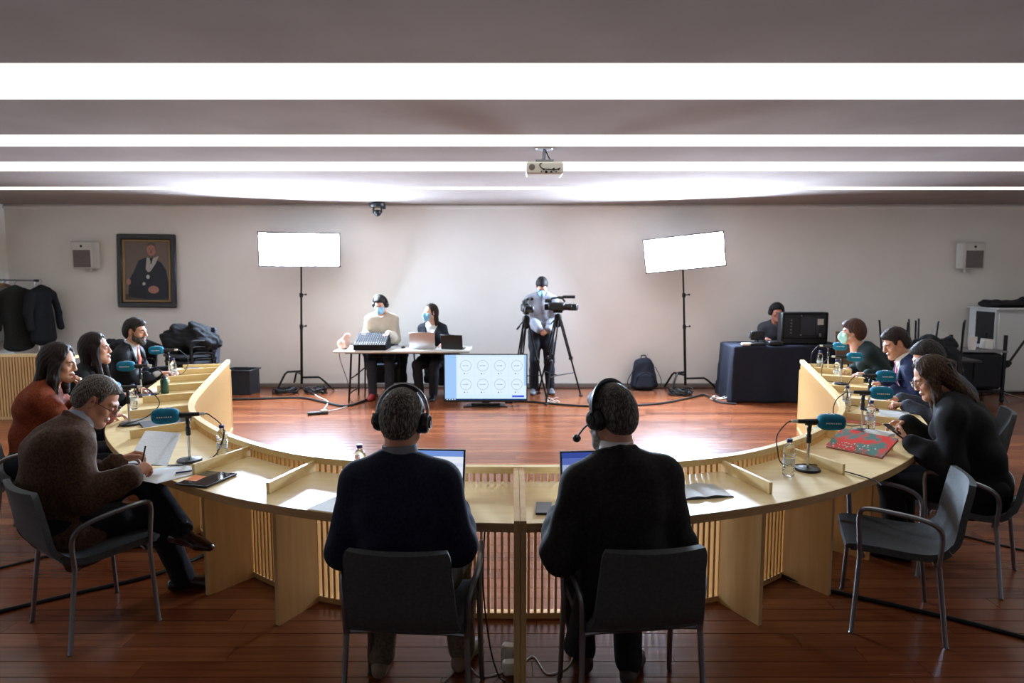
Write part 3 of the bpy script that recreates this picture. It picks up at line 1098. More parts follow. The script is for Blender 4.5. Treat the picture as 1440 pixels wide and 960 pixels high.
            if lapel:
                top_v = .30
                for sd in (-1, 1):
                    p0 = b + s.R * sd * .018 + s.Fw * (.118 + o * .7) + s.up * .01
                    p1 = b + s.R * sd * (slope * .16 + .03) + s.Fw * (.125 + o * .7) + s.up * .16
                    p2 = s.P3 + s.R * sd * .078 + s.up * .025 + s.Fw * .045
                    p3 = s.P3 + s.R * sd * .066 + s.up * .045 - s.Fw * .03
                    F.ecap(p0, p1, s.R, (.012, .009), (.030, .010), .006)
                    F.ecap(p1, p2, s.R, (.030, .010), (.020, .010), .006)
                    F.cap(p2, p3, .014, .014, .006)
                F.cap(s.P3 + s.R * .066 + s.up * .045 - s.Fw * .03, s.P3 + s.up * .055 - s.Fw * .068, .014, .014, .006)
                F.cap(s.P3 - s.R * .066 + s.up * .045 - s.Fw * .03, s.P3 + s.up * .055 - s.Fw * .068, .014, .014, .006)
        return s.add(name, np_mesh(name, [F.mesh()], mat), label)
    def shirt(s, mat, name='shirt', collar=True, cuffs=True, o=.007, label=None, ch=.042, cr=.064):
        lo, hi = s.bounds(.12)
        F = Field(np.minimum(s.P1, s.P3) - .2, np.maximum(s.P1, s.P3) + .22, max(s.res, .009))
        s.torso(F, o, low=False)
        X, Y, Z = F.all()
        u = np.abs((X - s.P3[0]) * s.R[0] + (Y - s.P3[1]) * s.R[1] + (Z - s.P3[2]) * s.R[2])
        F.f = np.maximum(F.f, u - .095)
        F.cap(s.nb + s.up * .035 + s.Fw * .01, s.nb + s.up * .16 + s.Fw * .03, .055, .08, .01, 'cut')
        parts = [F.mesh()]
        if collar:
            parts.append(s.collar_mesh(cr, ch))
        if cuffs:
            for sd, (a, e, wq) in s.arms.items():
                G = Field(np.minimum(e, wq) - .05, np.maximum(e, wq) + .05, .007)
                G.cap(e + (wq - e) * .84, e + (wq - e) * .955, .034, .0325, .004)
                parts.append(G.mesh())
        return s.add(name, np_mesh(name, parts, mat), label)
    def collar_mesh(s, cr, ch, t=.005, gap=True, drop=.02):
        """band round the neck, open at the throat"""
        ax = nrm(s.HC + s.HR @ V3(0, -.03, -.10) - s.nb + s.up * .05)
        u = s.R - ax * (s.R @ ax); u = nrm(u); w = np.cross(ax, u)
        c0 = s.nb + s.up * .022
        vs = []; n = 40
        P = []
        for i in range(n + 1):
            a = PI / 2 + (.16 if gap else 0) + (2 * PI - (.32 if gap else 0)) * i / n
            d = u * math.cos(a) + w * math.sin(a)
            front = max(0, math.sin(a))
            row = []
            for z, r in ((-.030, 1.13), (-.008, 1.10), (ch * .55, 1.03), (ch, 1.0), (ch + .002, .955), (ch * .5, .97), (-.02, 1.02)):
                zz = z - drop * front * 1.2
                row.append(c0 + d * (cr * r * (1.0 + .06 * front)) + ax * zz)
            P.append(row)
        V = np.array([p for r in P for p in r]); m = len(P[0])
        Q = np.array([(i * m + j, (i + 1) * m + j, (i + 1) * m + (j + 1) % m, i * m + (j + 1) % m) for i in range(n) for j in range(m)])
        return (V, Q[:, ::-1])
    def tie(s, mat, label=None, depth=.0):
        F = Field(np.minimum(s.P1, s.P3) - .2, np.maximum(s.P1, s.P3) + .22, .0075)
        k = s.nb + s.up * .012 + s.Fw * .072
        a = s.P2 + s.up * .08 + s.Fw * .128
        b = s.P2 - s.up * .06 + s.Fw * .134
        F.ecap(k + s.up * .012, k - s.up * .016, s.R, (.017, .012), (.011, .011), .004)
        F.ecap(k - s.up * .016, a, s.R, (.013, .008), (.026, .008), .004)
        F.ecap(a, b, s.R, (.026, .008), (.036, .008), .004)
        return s.add('tie', np_mesh('tie', [F.mesh()], mat), label)
    def trousers(s, mat, o=.010, wr=.004, seed=4, flare=.0):
        pts = [p for l in s.legs.values() for p in l[:3]] + [s.P0, s.P1]
        a = np.array(pts)
        F = Field(a.min(0) - .13, a.max(0) + .13, max(s.res, .0125))
        s.legf(F, o)
        F.ecap(s.P0 + V3(0, -.01, -.02), s.P0 + (s.P1 - s.P0) * .7, V3(1, 0, 0), (.165 * s.wide + o, .112 + o), (.148 * s.wide + o, .108 + o), .04)
        for sd, (h, kn, an, toe) in s.legs.items():
            F.cap(kn + (an - kn) * .5, kn + (an - kn) * .99, .056 + o + flare, .050 + o + flare, .02)
        if wr: F.wrinkle(wr, 30, seed)
        return s.add('trousers', np_mesh('trousers', [F.mesh()], mat))
    def shoes(s, mat, sole=None, label=None, socks=None):
        for sd, (h, kn, an, toe) in s.legs.items():
            sh = nrm(an - kn)
            t = nrm(toe)
            upv = nrm(-sh - t * (-sh @ t)) if abs(sh @ t) < .9 else V3(0, 0, 1)
            F = Field(an - .30, an + .30, .0085)
            heel = an - upv * .045 - t * .045; ball = an - upv * .055 + t * .120; tip = an - upv * .060 + t * .185
            side = np.cross(t, upv)
            F.ecap(heel, an - upv * .035 + t * .03, side, (.036, .040), (.038, .042), .02)
            F.ecap(an - upv * .035 + t * .03, ball, side, (.038, .042), (.045, .032), .02)
            F.ecap(ball, tip, side, (.045, .032), (.034, .022), .02)
            F.cap(an - upv * .03, an + upv * .025, .044, .040, .02)
            # flat sole
            X, Y, Z = F.all()
            z0 = an - upv * .083
            d = -((X - z0[0]) * upv[0] + (Y - z0[1]) * upv[1] + (Z - z0[2]) * upv[2])
            F.f = np.maximum(F.f, d)
            o = s.add('shoe', np_mesh('shoe', [F.mesh()], mat), label)
    # face details ----------------------------------------------
    def H(s, p): return s.HC + s.HR @ np.array(p, float)
    def hx(s, vq): return xf(vq, s.HR, s.HC)
    def face(s, brow=(40, 30, 25), lips=None, eyes=True):
        if eyes:
            for sx in (-1, 1):
                me = eye_mesh()
                o = s.add('eye', me)
                o.matrix_local = Matrix.Translation(Vector(s.H((sx * .0310, .0808, .003)))) @ Matrix(s.HR.tolist()).to_4x4()
        for sx in (-1, 1):
            mb = MB().tube([s.H((sx * .014, .0975, .0235)), s.H((sx * .030, .0935, .0285)), s.H((sx * .047, .080, .0255))], [.0035, .0042, .002], 6)
            s.add('eyebrow', mb.mesh('eyebrow', hairmat(brow, tuple(int(v * 1.3) for v in brow))))
        if lips:
            F = Field((-.03, .07, -.08), (.03, .12, -.045), .003)
            F.ell((0, .0905, -.058), (.0215, .0138, .0065), .003)
            F.ell((0, .0895, -.067), (.0185, .0138, .0067), .003)
            F.cap((-.02, .1055, -.0625), (.02, .1055, -.0625), .0014, .0014, .002, 'cut')
            s.add('lips', np_mesh('lips', [s.hx(F.mesh())], pmat('lips', lips, .45)))
    def hair(s, mat, style='short', thick=.013, vol=.0, seed=0, extra=None, parting=0.0, streak=.0016, hl=None, h=None, label=None):
        s.add('hair', np_mesh('hair', [s.hx(hair_mesh(h or s.hres, style, thick, vol, seed, extra, parting, streak, hl))], mat), label)
    def beard(s, mat, t=.004, top=-.040, label=None):
        F = Field((-.10, -.05, -.15), (.10, .14, .03), s.hres)
        head_sdf(F, s.fem, s.full, t)
        F.ell((0, .092, -.046), (.030, .013, .008), .006)
        X, Y, Z = F.all()
        lim = pw(Y.ravel(), [(-.02, .0), (.012, .0), (.03, -.030), (.06, -.048), (.085, -.040), (.12, -.038)]).reshape(Y.shape)
        F.f = np.maximum(F.f, Z - lim)
        F.f = np.maximum(F.f, .008 - Y)
        F.ell((0, .100, -.0625), (.021, .02, .008), .003, 'cut')
        s.add('beard', np_mesh('beard', [s.hx(F.mesh())], mat), label)
    def mask(s, mat, kind='flat', label=None):
        F = Field((-.10, .0, -.14), (.10, .17, .04), min(s.hres, .005))
        head_sdf(F, s.fem, s.full, .006)
        F.cap((0, .098, .006), (0, .116, -.026), .013, .017, .02)
        F.ell((0, .095, -.055), (.034, .034 if kind == 'flat' else .046, .036), .03)
        X, Y, Z = F.all()
        F.f = np.maximum(F.f, Z - (.000 + .012 * np.clip(1 - np.abs(X) / .03, 0, 1)))
        F.f = np.maximum(F.f, -.112 - Z)
        F.f = np.maximum(F.f, (.045 + .25 * np.abs(Z + .05)) - Y)
        s.add('face_mask', np_mesh('face_mask', [s.hx(F.mesh())], mat), label)
        mb = MB()
        for sx in (-1, 1):
            for z in (-.008, -.085):
                mb.tube([s.H((sx * .058, .060, z)), s.H((sx * .074, .025, z * .5)), s.H((sx * .082, -.022, .004 if z > -.02 else -.018))], .0014, 5)
        s.add('mask_loop', mb.mesh('mask_loop', mat))
    def glasses(s, mat, round_=True, label=None):
        mb = MB()
        for sx in (-1, 1):
            ring = []
            for i in range(17):
                a = 2 * PI * i / 16
                ring.append(s.H((sx * .033 + .022 * math.cos(a), .113 - abs(.022 * math.cos(a) * sx + .0) * .12, .002 + .018 * math.sin(a))))
            mb.tube(ring, .0012, 6, cap=False)
            mb.tube([s.H((sx * .055, .110, .006)), s.H((sx * .076, .085, .008)), s.H((sx * .082, -.004, .010)), s.H((sx * .081, -.022, -.004))], .0016, 6)
        mb.tube([s.H((-.011, .113, .006)), s.H((0, .117, .008)), s.H((.011, .113, .006))], .0015, 6)
        s.add('glasses', mb.mesh('glasses', mat), label)
_eye = []
def eye_mesh():
    if not _eye:
        mb = MB()
        prof = [(.0001, -.0125)] + [(.0125 * math.sin(a), -.0125 * math.cos(a)) for a in [PI * i / 12 for i in range(1, 12)]] + [(.0001, .0125)]
        R = rotx(-PI / 2)
        Rm = Matrix(R.tolist())
        mb.lathe(prof, 14, (0, 0, 0), 0, Rm)
        n = 14
        for fi, f in enumerate(mb.f):
            c = sum((Vector(mb.v[i]) for i in f), Vector()) / len(f)
            rr = math.hypot(c.x, c.z)
            if c.y > 0:
                mb.mi[fi] = 2 if rr < .0030 else (1 if rr < .0066 else 0)
        _eye.append(mb.mesh('eye', [pmat('eye_white', (225, 220, 214), .2), pmat('eye_iris', (70, 45, 28), .2), pmat('eye_pupil', (8, 8, 8), .15)]))
    return _eye[0]

def headset(p, label, boom=0, metal=True, cat='headphones', cup=1.0, name='headphones', cupmat=None):
    """headphones worn by person p, a thing of their own"""
    M = Matrix.Translation(Vector(p.root.location)) @ Matrix.Rotation(p.yaw, 4, 'Z')
    Hm = Matrix(p.HR.tolist()).to_4x4()
    t = thing(name, label, cat, (0, 0, 0))
    t.matrix_world = M @ Matrix.Translation(Vector(p.HC)) @ Hm
    t.rotation_mode = 'XYZ'
    t.location = (M @ Vector(p.HC)); t.rotation_euler = (M.to_3x3() @ Matrix(p.HR.tolist())).to_euler()
    bm = MT['black']
    arc = []
    for i in range(25):
        a = PI * (-.08 + 1.16 * i / 24)
        arc.append((math.cos(a) * .104, -.012, .028 + .118 * math.sin(a)))
    part('headband', MB().tube(arc, .0045 if metal else .008, 8, flat=2.2), MT['chrome'] if metal else bm, t)
    pad = arc[8:17]
    part('headband_pad', MB().tube([(x * .955, y, z - .006) for x, y, z in pad], .0075, 8, flat=2.0), bm, t)
    for sx in (-1, 1):
        R = Matrix.Rotation(sx * PI / 2, 3, 'Y')
        c = (sx * .094, -.008, -.004)
        prof = [(.001, -.016), (.036 * cup, -.016), (.042 * cup, -.008), (.042 * cup, .004), (.036 * cup, .016), (.022 * cup, .022), (.001, .023)]
        cu = part('ear_cup', MB().lathe([(r, z) for r, z in prof], 22, c, 0, R), bm, t)
        part('cup_cap', MB().lathe([(.001, .0), (.020 * cup, .0), (.020 * cup, .004), (.001, .005)], 18, (sx * (.094 + .0225), -.008, -.004), 0, R), MT['blackm'], cu)
        part('ear_cushion', MB().lathe([(.024, -.014), (.040 * cup, -.012), (.043 * cup, -.004), (.040 * cup, .004), (.024, .004)], 22, (sx * .080, -.008, -.004), 0, R), MT['rubber'], t)
        part('yoke', MB().tube([(sx * .105, -.012, .030), (sx * .120, -.012, .020), (sx * .119, -.008, -.002)], .004, 6), MT['chrome'] if metal else bm, t)
    if boom:
        b = part('boom', MB().tube([(boom * .112, .0, -.010), (boom * .108, .045, -.030), (boom * .088, .100, -.052), (boom * .066, .142, -.066)], .0042, 8), bm, t)
        part('boom_mic', MB().ell((boom * .060, .150, -.068), (.017, .019, .017), 14, 9), MT['rubber'], b)
    return t
# ------------------------------------------------------------------ the people
SHOE_BR = pmat('brown_leather', (46, 24, 18), .22)
SHOE_BK = pmat('black_leather', (18, 17, 18), .3)
WHITE_SHIRT = cm((226, 226, 224), .8, 1.02)
LIPS = (150, 84, 78)

# man at the near left, brown tweed jacket
p = Person('seated grey-haired man in brown tweed jacket writing on papers at near left of desk', (-2.32, 3.39), -38, scale=.95, lean=(-10, 32), twist=-6,
           head=(-34, 34, 0), neckfwd=.05, full=.8, res=.0105, hres=.0042, skin_c=(204, 148, 120))
p.arm(1, (-1.90, 3.34, .80), (.5, .3, -1), hand='pen', hdir=(-.12, .85, .03), back=(.45, .1, .9))
p.arm(-1, (-2.09, 3.55, .81), hand='hold', hdir=(.55, .80, .12), back=(-.55, .45, .6))
p.leg(1, (.13, .55, .085), toe=(.5, .9, 0))
p.leg(-1, (.25, .50, .40), hint=(.0, .7, .45), toe=(.9, .42, -.1))
p.body(); p.face((70, 60, 54), LIPS, eyes=False)
p.shirt(cm((176, 186, 206), .8, 1.05), cr=.066, ch=.054)
p.top('jacket', cm((62, 46, 35), .9, 1.5), o=.026, loose=.016, hem=.47, wr=.008, seed=3, cuff=.90, fr=24, neck=.062, vneck=(.32, .12), lapel=True,
      extra=[('e', (.17, .03, .52), (.20, .05, .36), (0, 1, 0), (.14, .03), (.10, .022), .05), ('e', (-.17, .03, .52), (-.19, .04, .42), (0, 1, 0), (.13, .03), (.10, .022), .05)], cutlow=False)
p.trousers(cm((20, 21, 26), .85)); p.shoes(SHOE_BR)
p.hair(hairmat((70, 62, 57), (158, 151, 144), (120, 120, 24)), 'short', .011, .002, 2, streak=.0011, hl='reced')
p.glasses(MT['blackm'])
P1 = p

# woman in rust jumper, hand to her face
p = Person('seated woman with shoulder-length dark hair in rust jumper holding hand to face', (-3.26, 4.55), -66, scale=.97, lean=(4, 20), fem=.8, head=(-14, 10, 0), hres=.0055, res=.0125, skin_c=(202, 152, 124))
p.arm(-1, p.H((-.015, .160, -.165)), (-.1, .6, -1), world=False, hand='hold', hdir=p.HR @ V3(.05, -.30, .95), back=p.HR @ V3(-.35, .9, .25))
p.arm(1, (-2.86, 4.78, .79), hand='relax', hdir=(.5, .8, 0))
p.leg(-1, (-.10, .44, .085)); p.leg(1, (.12, .42, .085))
p.body(); p.face((45, 34, 28), LIPS)
p.top('jumper', cm((104, 48, 28), .95), o=.018, loose=.012, wr=.006, seed=5, neck=.058)
p.trousers(cm((28, 30, 38))); p.shoes(SHOE_BK)
p.hair(hairmat((30, 21, 17), (46, 33, 27)), 'long', .018, .006, 3, extra=[('c', [(.034, .052, .096), (.064, .044, .060), (.080, .028, .0), (.084, .026, -.09)], [.008, .015, .019, .021]), ('c', [(-.034, .052, .096), (-.064, .044, .060), (-.080, .028, .0), (-.084, .026, -.09)], [.008, .015, .019, .021]), ('e', (0, -.055, .02), (0, -.085, -.185), (1, 0, 0), (.085, .06), (.098, .05), .03), ('c', [(.078, .0, .02), (.088, .01, -.10), (.086, .03, -.20)], [.026, .034, .024]), ('c', [(-.078, .0, .02), (-.088, .01, -.10), (-.086, .03, -.20)], [.026, .034, .024])], streak=.0016)
P2 = p

# woman with long dark hair
p = Person('seated woman with long straight dark brown hair in black top looking ahead', (-3.61, 5.55), -72, scale=.94, lean=(10, 16), fem=.8, head=(-2, -2, 0), hres=.0055, res=.013, skin_c=(206, 154, 130))
p.arm(-1, (-3.30, 5.92, .79), hand='relax', hdir=(.6, .6, 0)); p.arm(1, (-3.28, 5.66, .79), hand='relax', hdir=(.7, .6, 0))
p.leg(-1, (-.10, .44, .085)); p.leg(1, (.12, .44, .085))
p.body(); p.face((40, 28, 24), (166, 78, 76))
p.top('top', cm((20, 23, 24)), o=.014, loose=.006, wr=.005, seed=6, neck=.058)
p.trousers(cm((24, 24, 28))); p.shoes(SHOE_BK)
p.hair(hairmat((26, 17, 14), (42, 28, 23)), 'long', .016, .008, 4, extra=[('c', [(.034, .052, .096), (.064, .044, .060), (.080, .028, .0), (.084, .026, -.09)], [.008, .015, .019, .021]), ('c', [(-.034, .052, .096), (-.064, .044, .060), (-.080, .028, .0), (-.084, .026, -.09)], [.008, .015, .019, .021]), ('e', (0, -.05, .02), (0, -.095, -.30), (1, 0, 0), (.082, .056), (.088, .036), .03), ('c', [(.076, .0, .02), (.082, .02, -.12), (.080, .05, -.28)], [.024, .030, .026]), ('c', [(-.076, .0, .02), (-.082, .02, -.12), (-.080, .05, -.28)], [.024, .030, .026])], streak=.0014)
P3 = p

# man in black suit with salmon tie
p = Person('seated bearded man in black suit with salmon pink tie at far left', (-3.97, 6.84), -86, lean=(10, 14), head=(-6, 6, 0), hres=.0055, res=.013, skin_c=(196, 142, 116), full=.6)
p.arm(1, (-3.60, 6.92, .79), hand='relax', hdir=(.75, .6, 0)); p.arm(-1, (-3.62, 7.18, .79), hand='relax', hdir=(.75, -.1, 0))
p.leg(-1, (-.12, .44, .085)); p.leg(1, (.12, .44, .085))
p.body(); p.face((30, 24, 22), LIPS)
p.shirt(cm((196, 198, 204), .8, 1.03), cr=.068, ch=.048); p.tie(cm((224, 128, 112), .6, 1.1))
p.top('suit_jacket', cm((19, 20, 24), .8), o=.020, loose=.010, wr=.005, seed=8, vneck=(.42, .10), lapel=True, cuff=.9)
p.trousers(cm((18, 19, 23))); p.shoes(SHOE_BK)
p.hair(hairmat((26, 22, 20), (52, 46, 42)), 'short', .014, .008, 5)
p.beard(hairmat((50, 44, 40), (120, 114, 108)), .005)
P4 = p

# man in navy jumper with headphones, back to us
p = Person('seated man from behind in navy jumper and grey shirt collar wearing headphones', (-.445, 2.635), -2, scale=.97, lean=(-6, 8), head=(-4, 13, 2), neckfwd=.03, hres=.0038, res=.0095, wide=1.0, full=.8, skin_c=(190, 136, 108))
p.arm(-1, (-.62, 2.86, .78), hand='type', hdir=(.35, .95, 0)); p.arm(1, (-.24, 2.88, .78), hand='type', hdir=(-.3, .95, 0))
p.leg(-1, (-.16, .30, .085), toe=(-.1, 1, 0)); p.leg(1, (.20, .36, .085), toe=(.3, 1, 0))
p.body(); p.face((40, 34, 30))
p.shirt(cm((120, 124, 132), .8, 1.06), cr=.069, ch=.055)
p.top('jumper', cm((23, 28, 44), .92), o=.022, loose=.016, wr=.007, seed=11, neck=.066, fr=22, hem=.50)
p.trousers(cm((84, 74, 62))); p.shoes(pmat('beige_suede', (128, 110, 90), .7))
p.hair(hairmat((54, 50, 46), (150, 143, 132)), 'short2', .012, .000, 6, streak=.0007)
P5 = p

# man in black jacket with headset, back to us
p = Person('seated man from behind in black jacket and white collar wearing a boom headset', (.46, 2.655), 6, scale=.99, lean=(-6, 9), side=-5, head=(32, 15, 4), neckfwd=.03, hres=.0038, res=.0095, wide=1.0, full=.5, skin_c=(196, 144, 118))
p.arm(-1, (.20, 2.84, .78), hand='type', hdir=(.3, .95, 0)); p.arm(1, (.62, 2.90, .78), hand='type', hdir=(-.25, .95, 0))
p.leg(-1, (-.10, .34, .085), toe=(0, 1, 0)); p.leg(1, (.08, .22, .085), toe=(.5, 1, 0))
p.body(); p.face((60, 56, 52))
p.shirt(WHITE_SHIRT, cr=.066, ch=.058)
p.top('suit_jacket', cm((30, 29, 29), .85, 1.3), o=.022, loose=.014, wr=.008, seed=12, fr=22, vneck=(.42, .10), lapel=True, cuff=.9, hem=.50, cutlow=False,
      extra=[('e', (-.15, .02, .56), (-.235, -.02, .30), (0, 1, 0), (.10, .03), (.06, .02), .05), ('e', (.15, .02, .56), (.18, .02, .42), (0, 1, 0), (.10, .03), (.09, .02), .05)])
p.trousers(cm((18, 18, 20))); p.shoes(pmat('dark_suede', (60, 46, 36), .6))
p.hair(hairmat((54, 51, 48), (124, 120, 113)), 'short2', .013, .004, 7, streak=.0007)
p.beard(hairmat((130, 124, 116), (190, 186, 180)), .006)
P6 = p

# sound engineer
p = Person('seated sound engineer in cream jumper, headphones and blue face mask behind mixer', (-1.93, 10.16), 184, seat=.60, lean=(10, 20), head=(-10, 24, 0), hres=.0065, res=.015, skin_c=(214, 166, 142))
p.arm(1, (-2.12, 9.83, .93), hand='type', hdir=(.1, -1, 0)); p.arm(-1, (-1.78, 9.80, .94), hand='type', hdir=(-.25, -1, 0))
p.leg(-1, (-.13, .42, .085)); p.leg(1, (.11, .40, .085))
p.body(); p.face((34, 27, 24), eyes=False)
p.top('jumper', cm((196, 184, 166), .95, 1.06), o=.020, loose=.014, wr=.006, seed=15, neck=.06)
p.trousers(cm((40, 44, 54))); p.shoes(pmat('red_canvas', (150, 36, 34), .7))
p.hair(hairmat((26, 22, 21), (46, 40, 38)), 'short', .015, .01, 8)
BLUEMASK = cm((148, 200, 224), .8, 1.05)
p.mask(BLUEMASK)
P7 = p

# woman with black blazer
p = Person('seated woman in black blazer and blue face mask behind silver laptop', (-1.17, 10.12), 172, seat=.45, lean=(4, 8), fem=.8, head=(-46, 2, 0), hres=.0065, res=.015, skin_c=(220, 174, 150))
p.arm(1, (-1.20, 9.80, .80), hand='relax', hdir=(.2, -1, 0)); p.arm(-1, (-.98, 9.80, .80), hand='relax', hdir=(-.2, -1, 0))
p.leg(-1, (-.10, .42, .085)); p.leg(1, (.10, .42, .085))
p.body(); p.face((34, 26, 22))
p.shirt(WHITE_SHIRT, cr=.062, ch=.040)
p.top('blazer', cm((22, 24, 30)), o=.018, loose=.010, wr=.005, seed=16, vneck=(.55, .02), lapel=False, cuff=.9)
p.trousers(cm((26, 27, 33))); p.shoes(SHOE_BK)
p.hair(hairmat((34, 24, 20), (62, 46, 38)), 'long', .012, .004, 9, extra=[('c', [(.070, -.03, .0), (.078, -.03, -.10), (.07, -.01, -.20)], [.026, .030, .022]), ('c', [(-.066, -.04, .0), (-.072, -.05, -.10), (-.06, -.05, -.18)], [.026, .028, .02]), ('e', (0, -.06, .0), (0, -.08, -.15), (1, 0, 0), (.07, .045), (.07, .035), .03)])
p.mask(cm((140, 196, 228), .8, 1.05))
P8 = p

# camera operator
p = Person('standing camera operator in grey hoodie and dark trousers with head bowed', (.44, 10.26), 180, stand=True, scale=1.02, lean=(2, 12), head=(0, 44, 0), neckfwd=.07, hres=.0065, res=.015, skin_c=(214, 164, 142))
p.arm(1, (.40, 10.00, .98), hand='hold', hdir=(.75, -.35, -.3), back=(.2, -.9, .2)); p.arm(-1, (.53, 10.00, .98), hand='hold', hdir=(-.65, -.35, -.35), back=(-.2, -.9, .2))
p.leg(-1, (-.14, .02, .085), hint=(0, 1, 0)); p.leg(1, (.11, .05, .085), hint=(0, 1, 0))
p.body(); p.face((30, 26, 24), eyes=False)
p.top('hoodie', cm((136, 138, 146), .95, 1.12), o=.026, loose=.018, wr=.009, seed=18, hem=.88, neck=.058,
      extra=[('c', (-.09, .02, 1.455), (-.03, -.10, 1.44), .05, .05, .03), ('c', (.09, .02, 1.455), (.03, -.10, 1.44), .05, .05, .03), ('c', (-.04, -.10, 1.43), (.04, -.10, 1.43), .05, .05, .03)])
p.trousers(cm((26, 29, 36)), o=.016, wr=.008); p.shoes(pmat('grey_trainer', (96, 98, 102), .6))
p.hair(hairmat((26, 23, 23), (48, 43, 42)), 'short', .016, .010, 10)
p.mask(BLUEMASK)
P9 = p

# operator behind the black case
p = Person('seated operator in dark shirt behind upright black equipment case', (3.93, 10.28), 176, seat=.46, lean=(8, 16), head=(0, 10, 0), hres=.0065, res=.015, skin_c=(190, 130, 112))
p.arm(1, (3.72, 9.95, .86), hand='relax', hdir=(-.1, -1, 0)); p.arm(-1, (4.1, 9.93, .84), hand='relax', hdir=(.1, -1, 0))
p.leg(-1, (-.12, .42, .085)); p.leg(1, (.12, .42, .085))
p.body(); p.face((24, 20, 19), LIPS)
p.top('shirt', cm((58, 60, 66)), o=.016, loose=.010, wr=.006, seed=19)
p.trousers(cm((30, 30, 34))); p.shoes(SHOE_BK)
p.hair(hairmat((22, 19, 18), (42, 37, 35)), 'short', .016, .010, 11)
P10 = p

# woman with pale green mask
p = Person('seated short-haired woman in dark green jacket and pale mint mask at far right', (3.90, 7.06), 74, scale=1.04, lean=(16, 34), fem=.5, head=(-12, 2, 0), hres=.0055, res=.013, skin_c=(204, 150, 126))
p.arm(-1, (3.60, 6.86, .79), hand='relax', hdir=(-.75, .3, 0)); p.arm(1, (3.62, 7.22, .79), hand='relax', hdir=(-.8, -.2, 0))
p.leg(-1, (-.12, .44, .085)); p.leg(1, (.12, .44, .085))
p.body(); p.face((48, 30, 22))
p.top('jacket', cm((24, 34, 34)), o=.020, loose=.012, wr=.006, seed=20)
p.trousers(cm((24, 24, 28))); p.shoes(SHOE_BK)
p.hair(hairmat((54, 32, 24), (92, 58, 44)), 'bob', .020, .010, 12, streak=.0016)
p.mask(cm((170, 216, 200), .8, 1.03), 'ffp')
P11 = p

# man in navy suit
p = Person('seated man in navy suit and pink tie looking down at far right papers', (3.68, 5.96), 72, lean=(16, 26), head=(14, 24, 0), hres=.005, res=.0125, skin_c=(200, 146, 118))
p.arm(-1, (3.36, 5.96, .79), hand='pen', hdir=(-.85, .3, 0)); p.arm(1, (3.42, 6.26, .79), hand='hold', hdir=(-.9, .05, 0))
p.leg(-1, (-.12, .44, .085)); p.leg(1, (.12, .44, .085))
p.body(); p.face((34, 26, 22), LIPS, eyes=False)
p.shirt(cm((224, 222, 216), .8, 1.02), cr=.067, ch=.046); p.tie(cm((186, 110, 128), .6))
p.top('suit_jacket', cm((24, 32, 58), .8), o=.020, loose=.010, wr=.006, seed=21, vneck=(.42, .10), lapel=True, cuff=.9)
p.trousers(cm((22, 26, 40))); p.shoes(SHOE_BK)
p.hair(hairmat((30, 20, 17), (58, 42, 35)), 'short', .017, .012, 13, parting=-.035)
P12 = p

# man in grey jumper with cropped hair
p = Person('seated dark-haired man in charcoal jumper writing, half hidden behind long-haired woman', (3.49, 5.08), 66, lean=(18, 32), head=(8, 30, 0), hres=.005, res=.0125, skin_c=(196, 142, 116))
p.arm(-1, (3.05, 5.22, .79), hand='pen', hdir=(-.8, .4, 0)); p.arm(1, (3.16, 5.50, .79), hand='hold', hdir=(-.9, .0, 0))
p.leg(-1, (-.12, .44, .085)); p.leg(1, (.12, .44, .085))
p.body(); p.face((30, 26, 24), LIPS, eyes=False)
p.top('jumper', cm((54, 58, 66), .95), o=.020, loose=.014, wr=.006, seed=22)
p.trousers(cm((26, 26, 30))); p.shoes(SHOE_BK)
p.hair(hairmat((32, 30, 30), (70, 66, 64)), 'short', .013, .006, 14)
P13 = p

# woman with long hair, phone in hand
p = Person('seated woman with long brown hair and round glasses in black jacket using a phone', (2.77, 3.92), 47, lean=(12, 28), fem=.7, head=(26, 28, 0), neckfwd=.045, hres=.0042, res=.0105, skin_c=(206, 156, 130), wide=1.08, full=.5)
p.arm(-1, (2.38, 4.00, .80), hand='hold', hdir=(-.45, .85, .2), back=(-.5, -.35, -.7)); p.arm(1, (2.50, 4.26, .86), hand='relax', hdir=(-.8, .1, -.1), back=(.1, .5, .8))
p.leg(-1, (-.05, .40, .085)); p.leg(1, (.14, .42, .085))
p.body(); p.face((56, 40, 32), LIPS, eyes=False)
p.top('jacket', cm((17, 17, 19), .9, 1.35), o=.024, loose=.016, wr=.008, seed=23, fr=24, cutlow=False, extra=[('e', (-.16, .03, .56), (-.19, .04, .42), (0, 1, 0), (.13, .03), (.10, .025), .05), ('e', (.16, .03, .56), (.18, .04, .42), (0, 1, 0), (.12, .03), (.10, .025), .05)])
p.trousers(cm((17, 17, 19))); p.shoes(SHOE_BK)
p.hair(hairmat((44, 31, 24), (98, 72, 52)), 'long', .014, .004, 15, extra=[('c', [(.034, .052, .096), (.064, .044, .060), (.080, .028, .0), (.084, .026, -.09)], [.008, .015, .019, .021]), ('c', [(-.034, .052, .096), (-.064, .044, .060), (-.080, .028, .0), (-.084, .026, -.09)], [.008, .015, .019, .021]), ('e', (0, -.06, .01), (0, -.125, -.20), (1, 0, 0), (.078, .055), (.098, .042), .03), ('c', [(.074, .0, .02), (.080, .03, -.10), (.076, .06, -.24)], [.022, .028, .024]), ('c', [(-.074, .0, .02), (-.080, .035, -.10), (-.074, .08, -.26)], [.022, .030, .024]), ('c', [(.03, -.10, .06), (0, -.125, .03), (-.03, -.10, .06)], [.02, .024, .02])], streak=.0014)
p.add('hair_clip', MB().box(p.H((-.055, -.10, .035)), (.02, .03, .05), Matrix(p.HR.tolist()), bev=.006).mesh('hair_clip', MT['black']))
p.glasses(MT['chrome'])
P14 = p

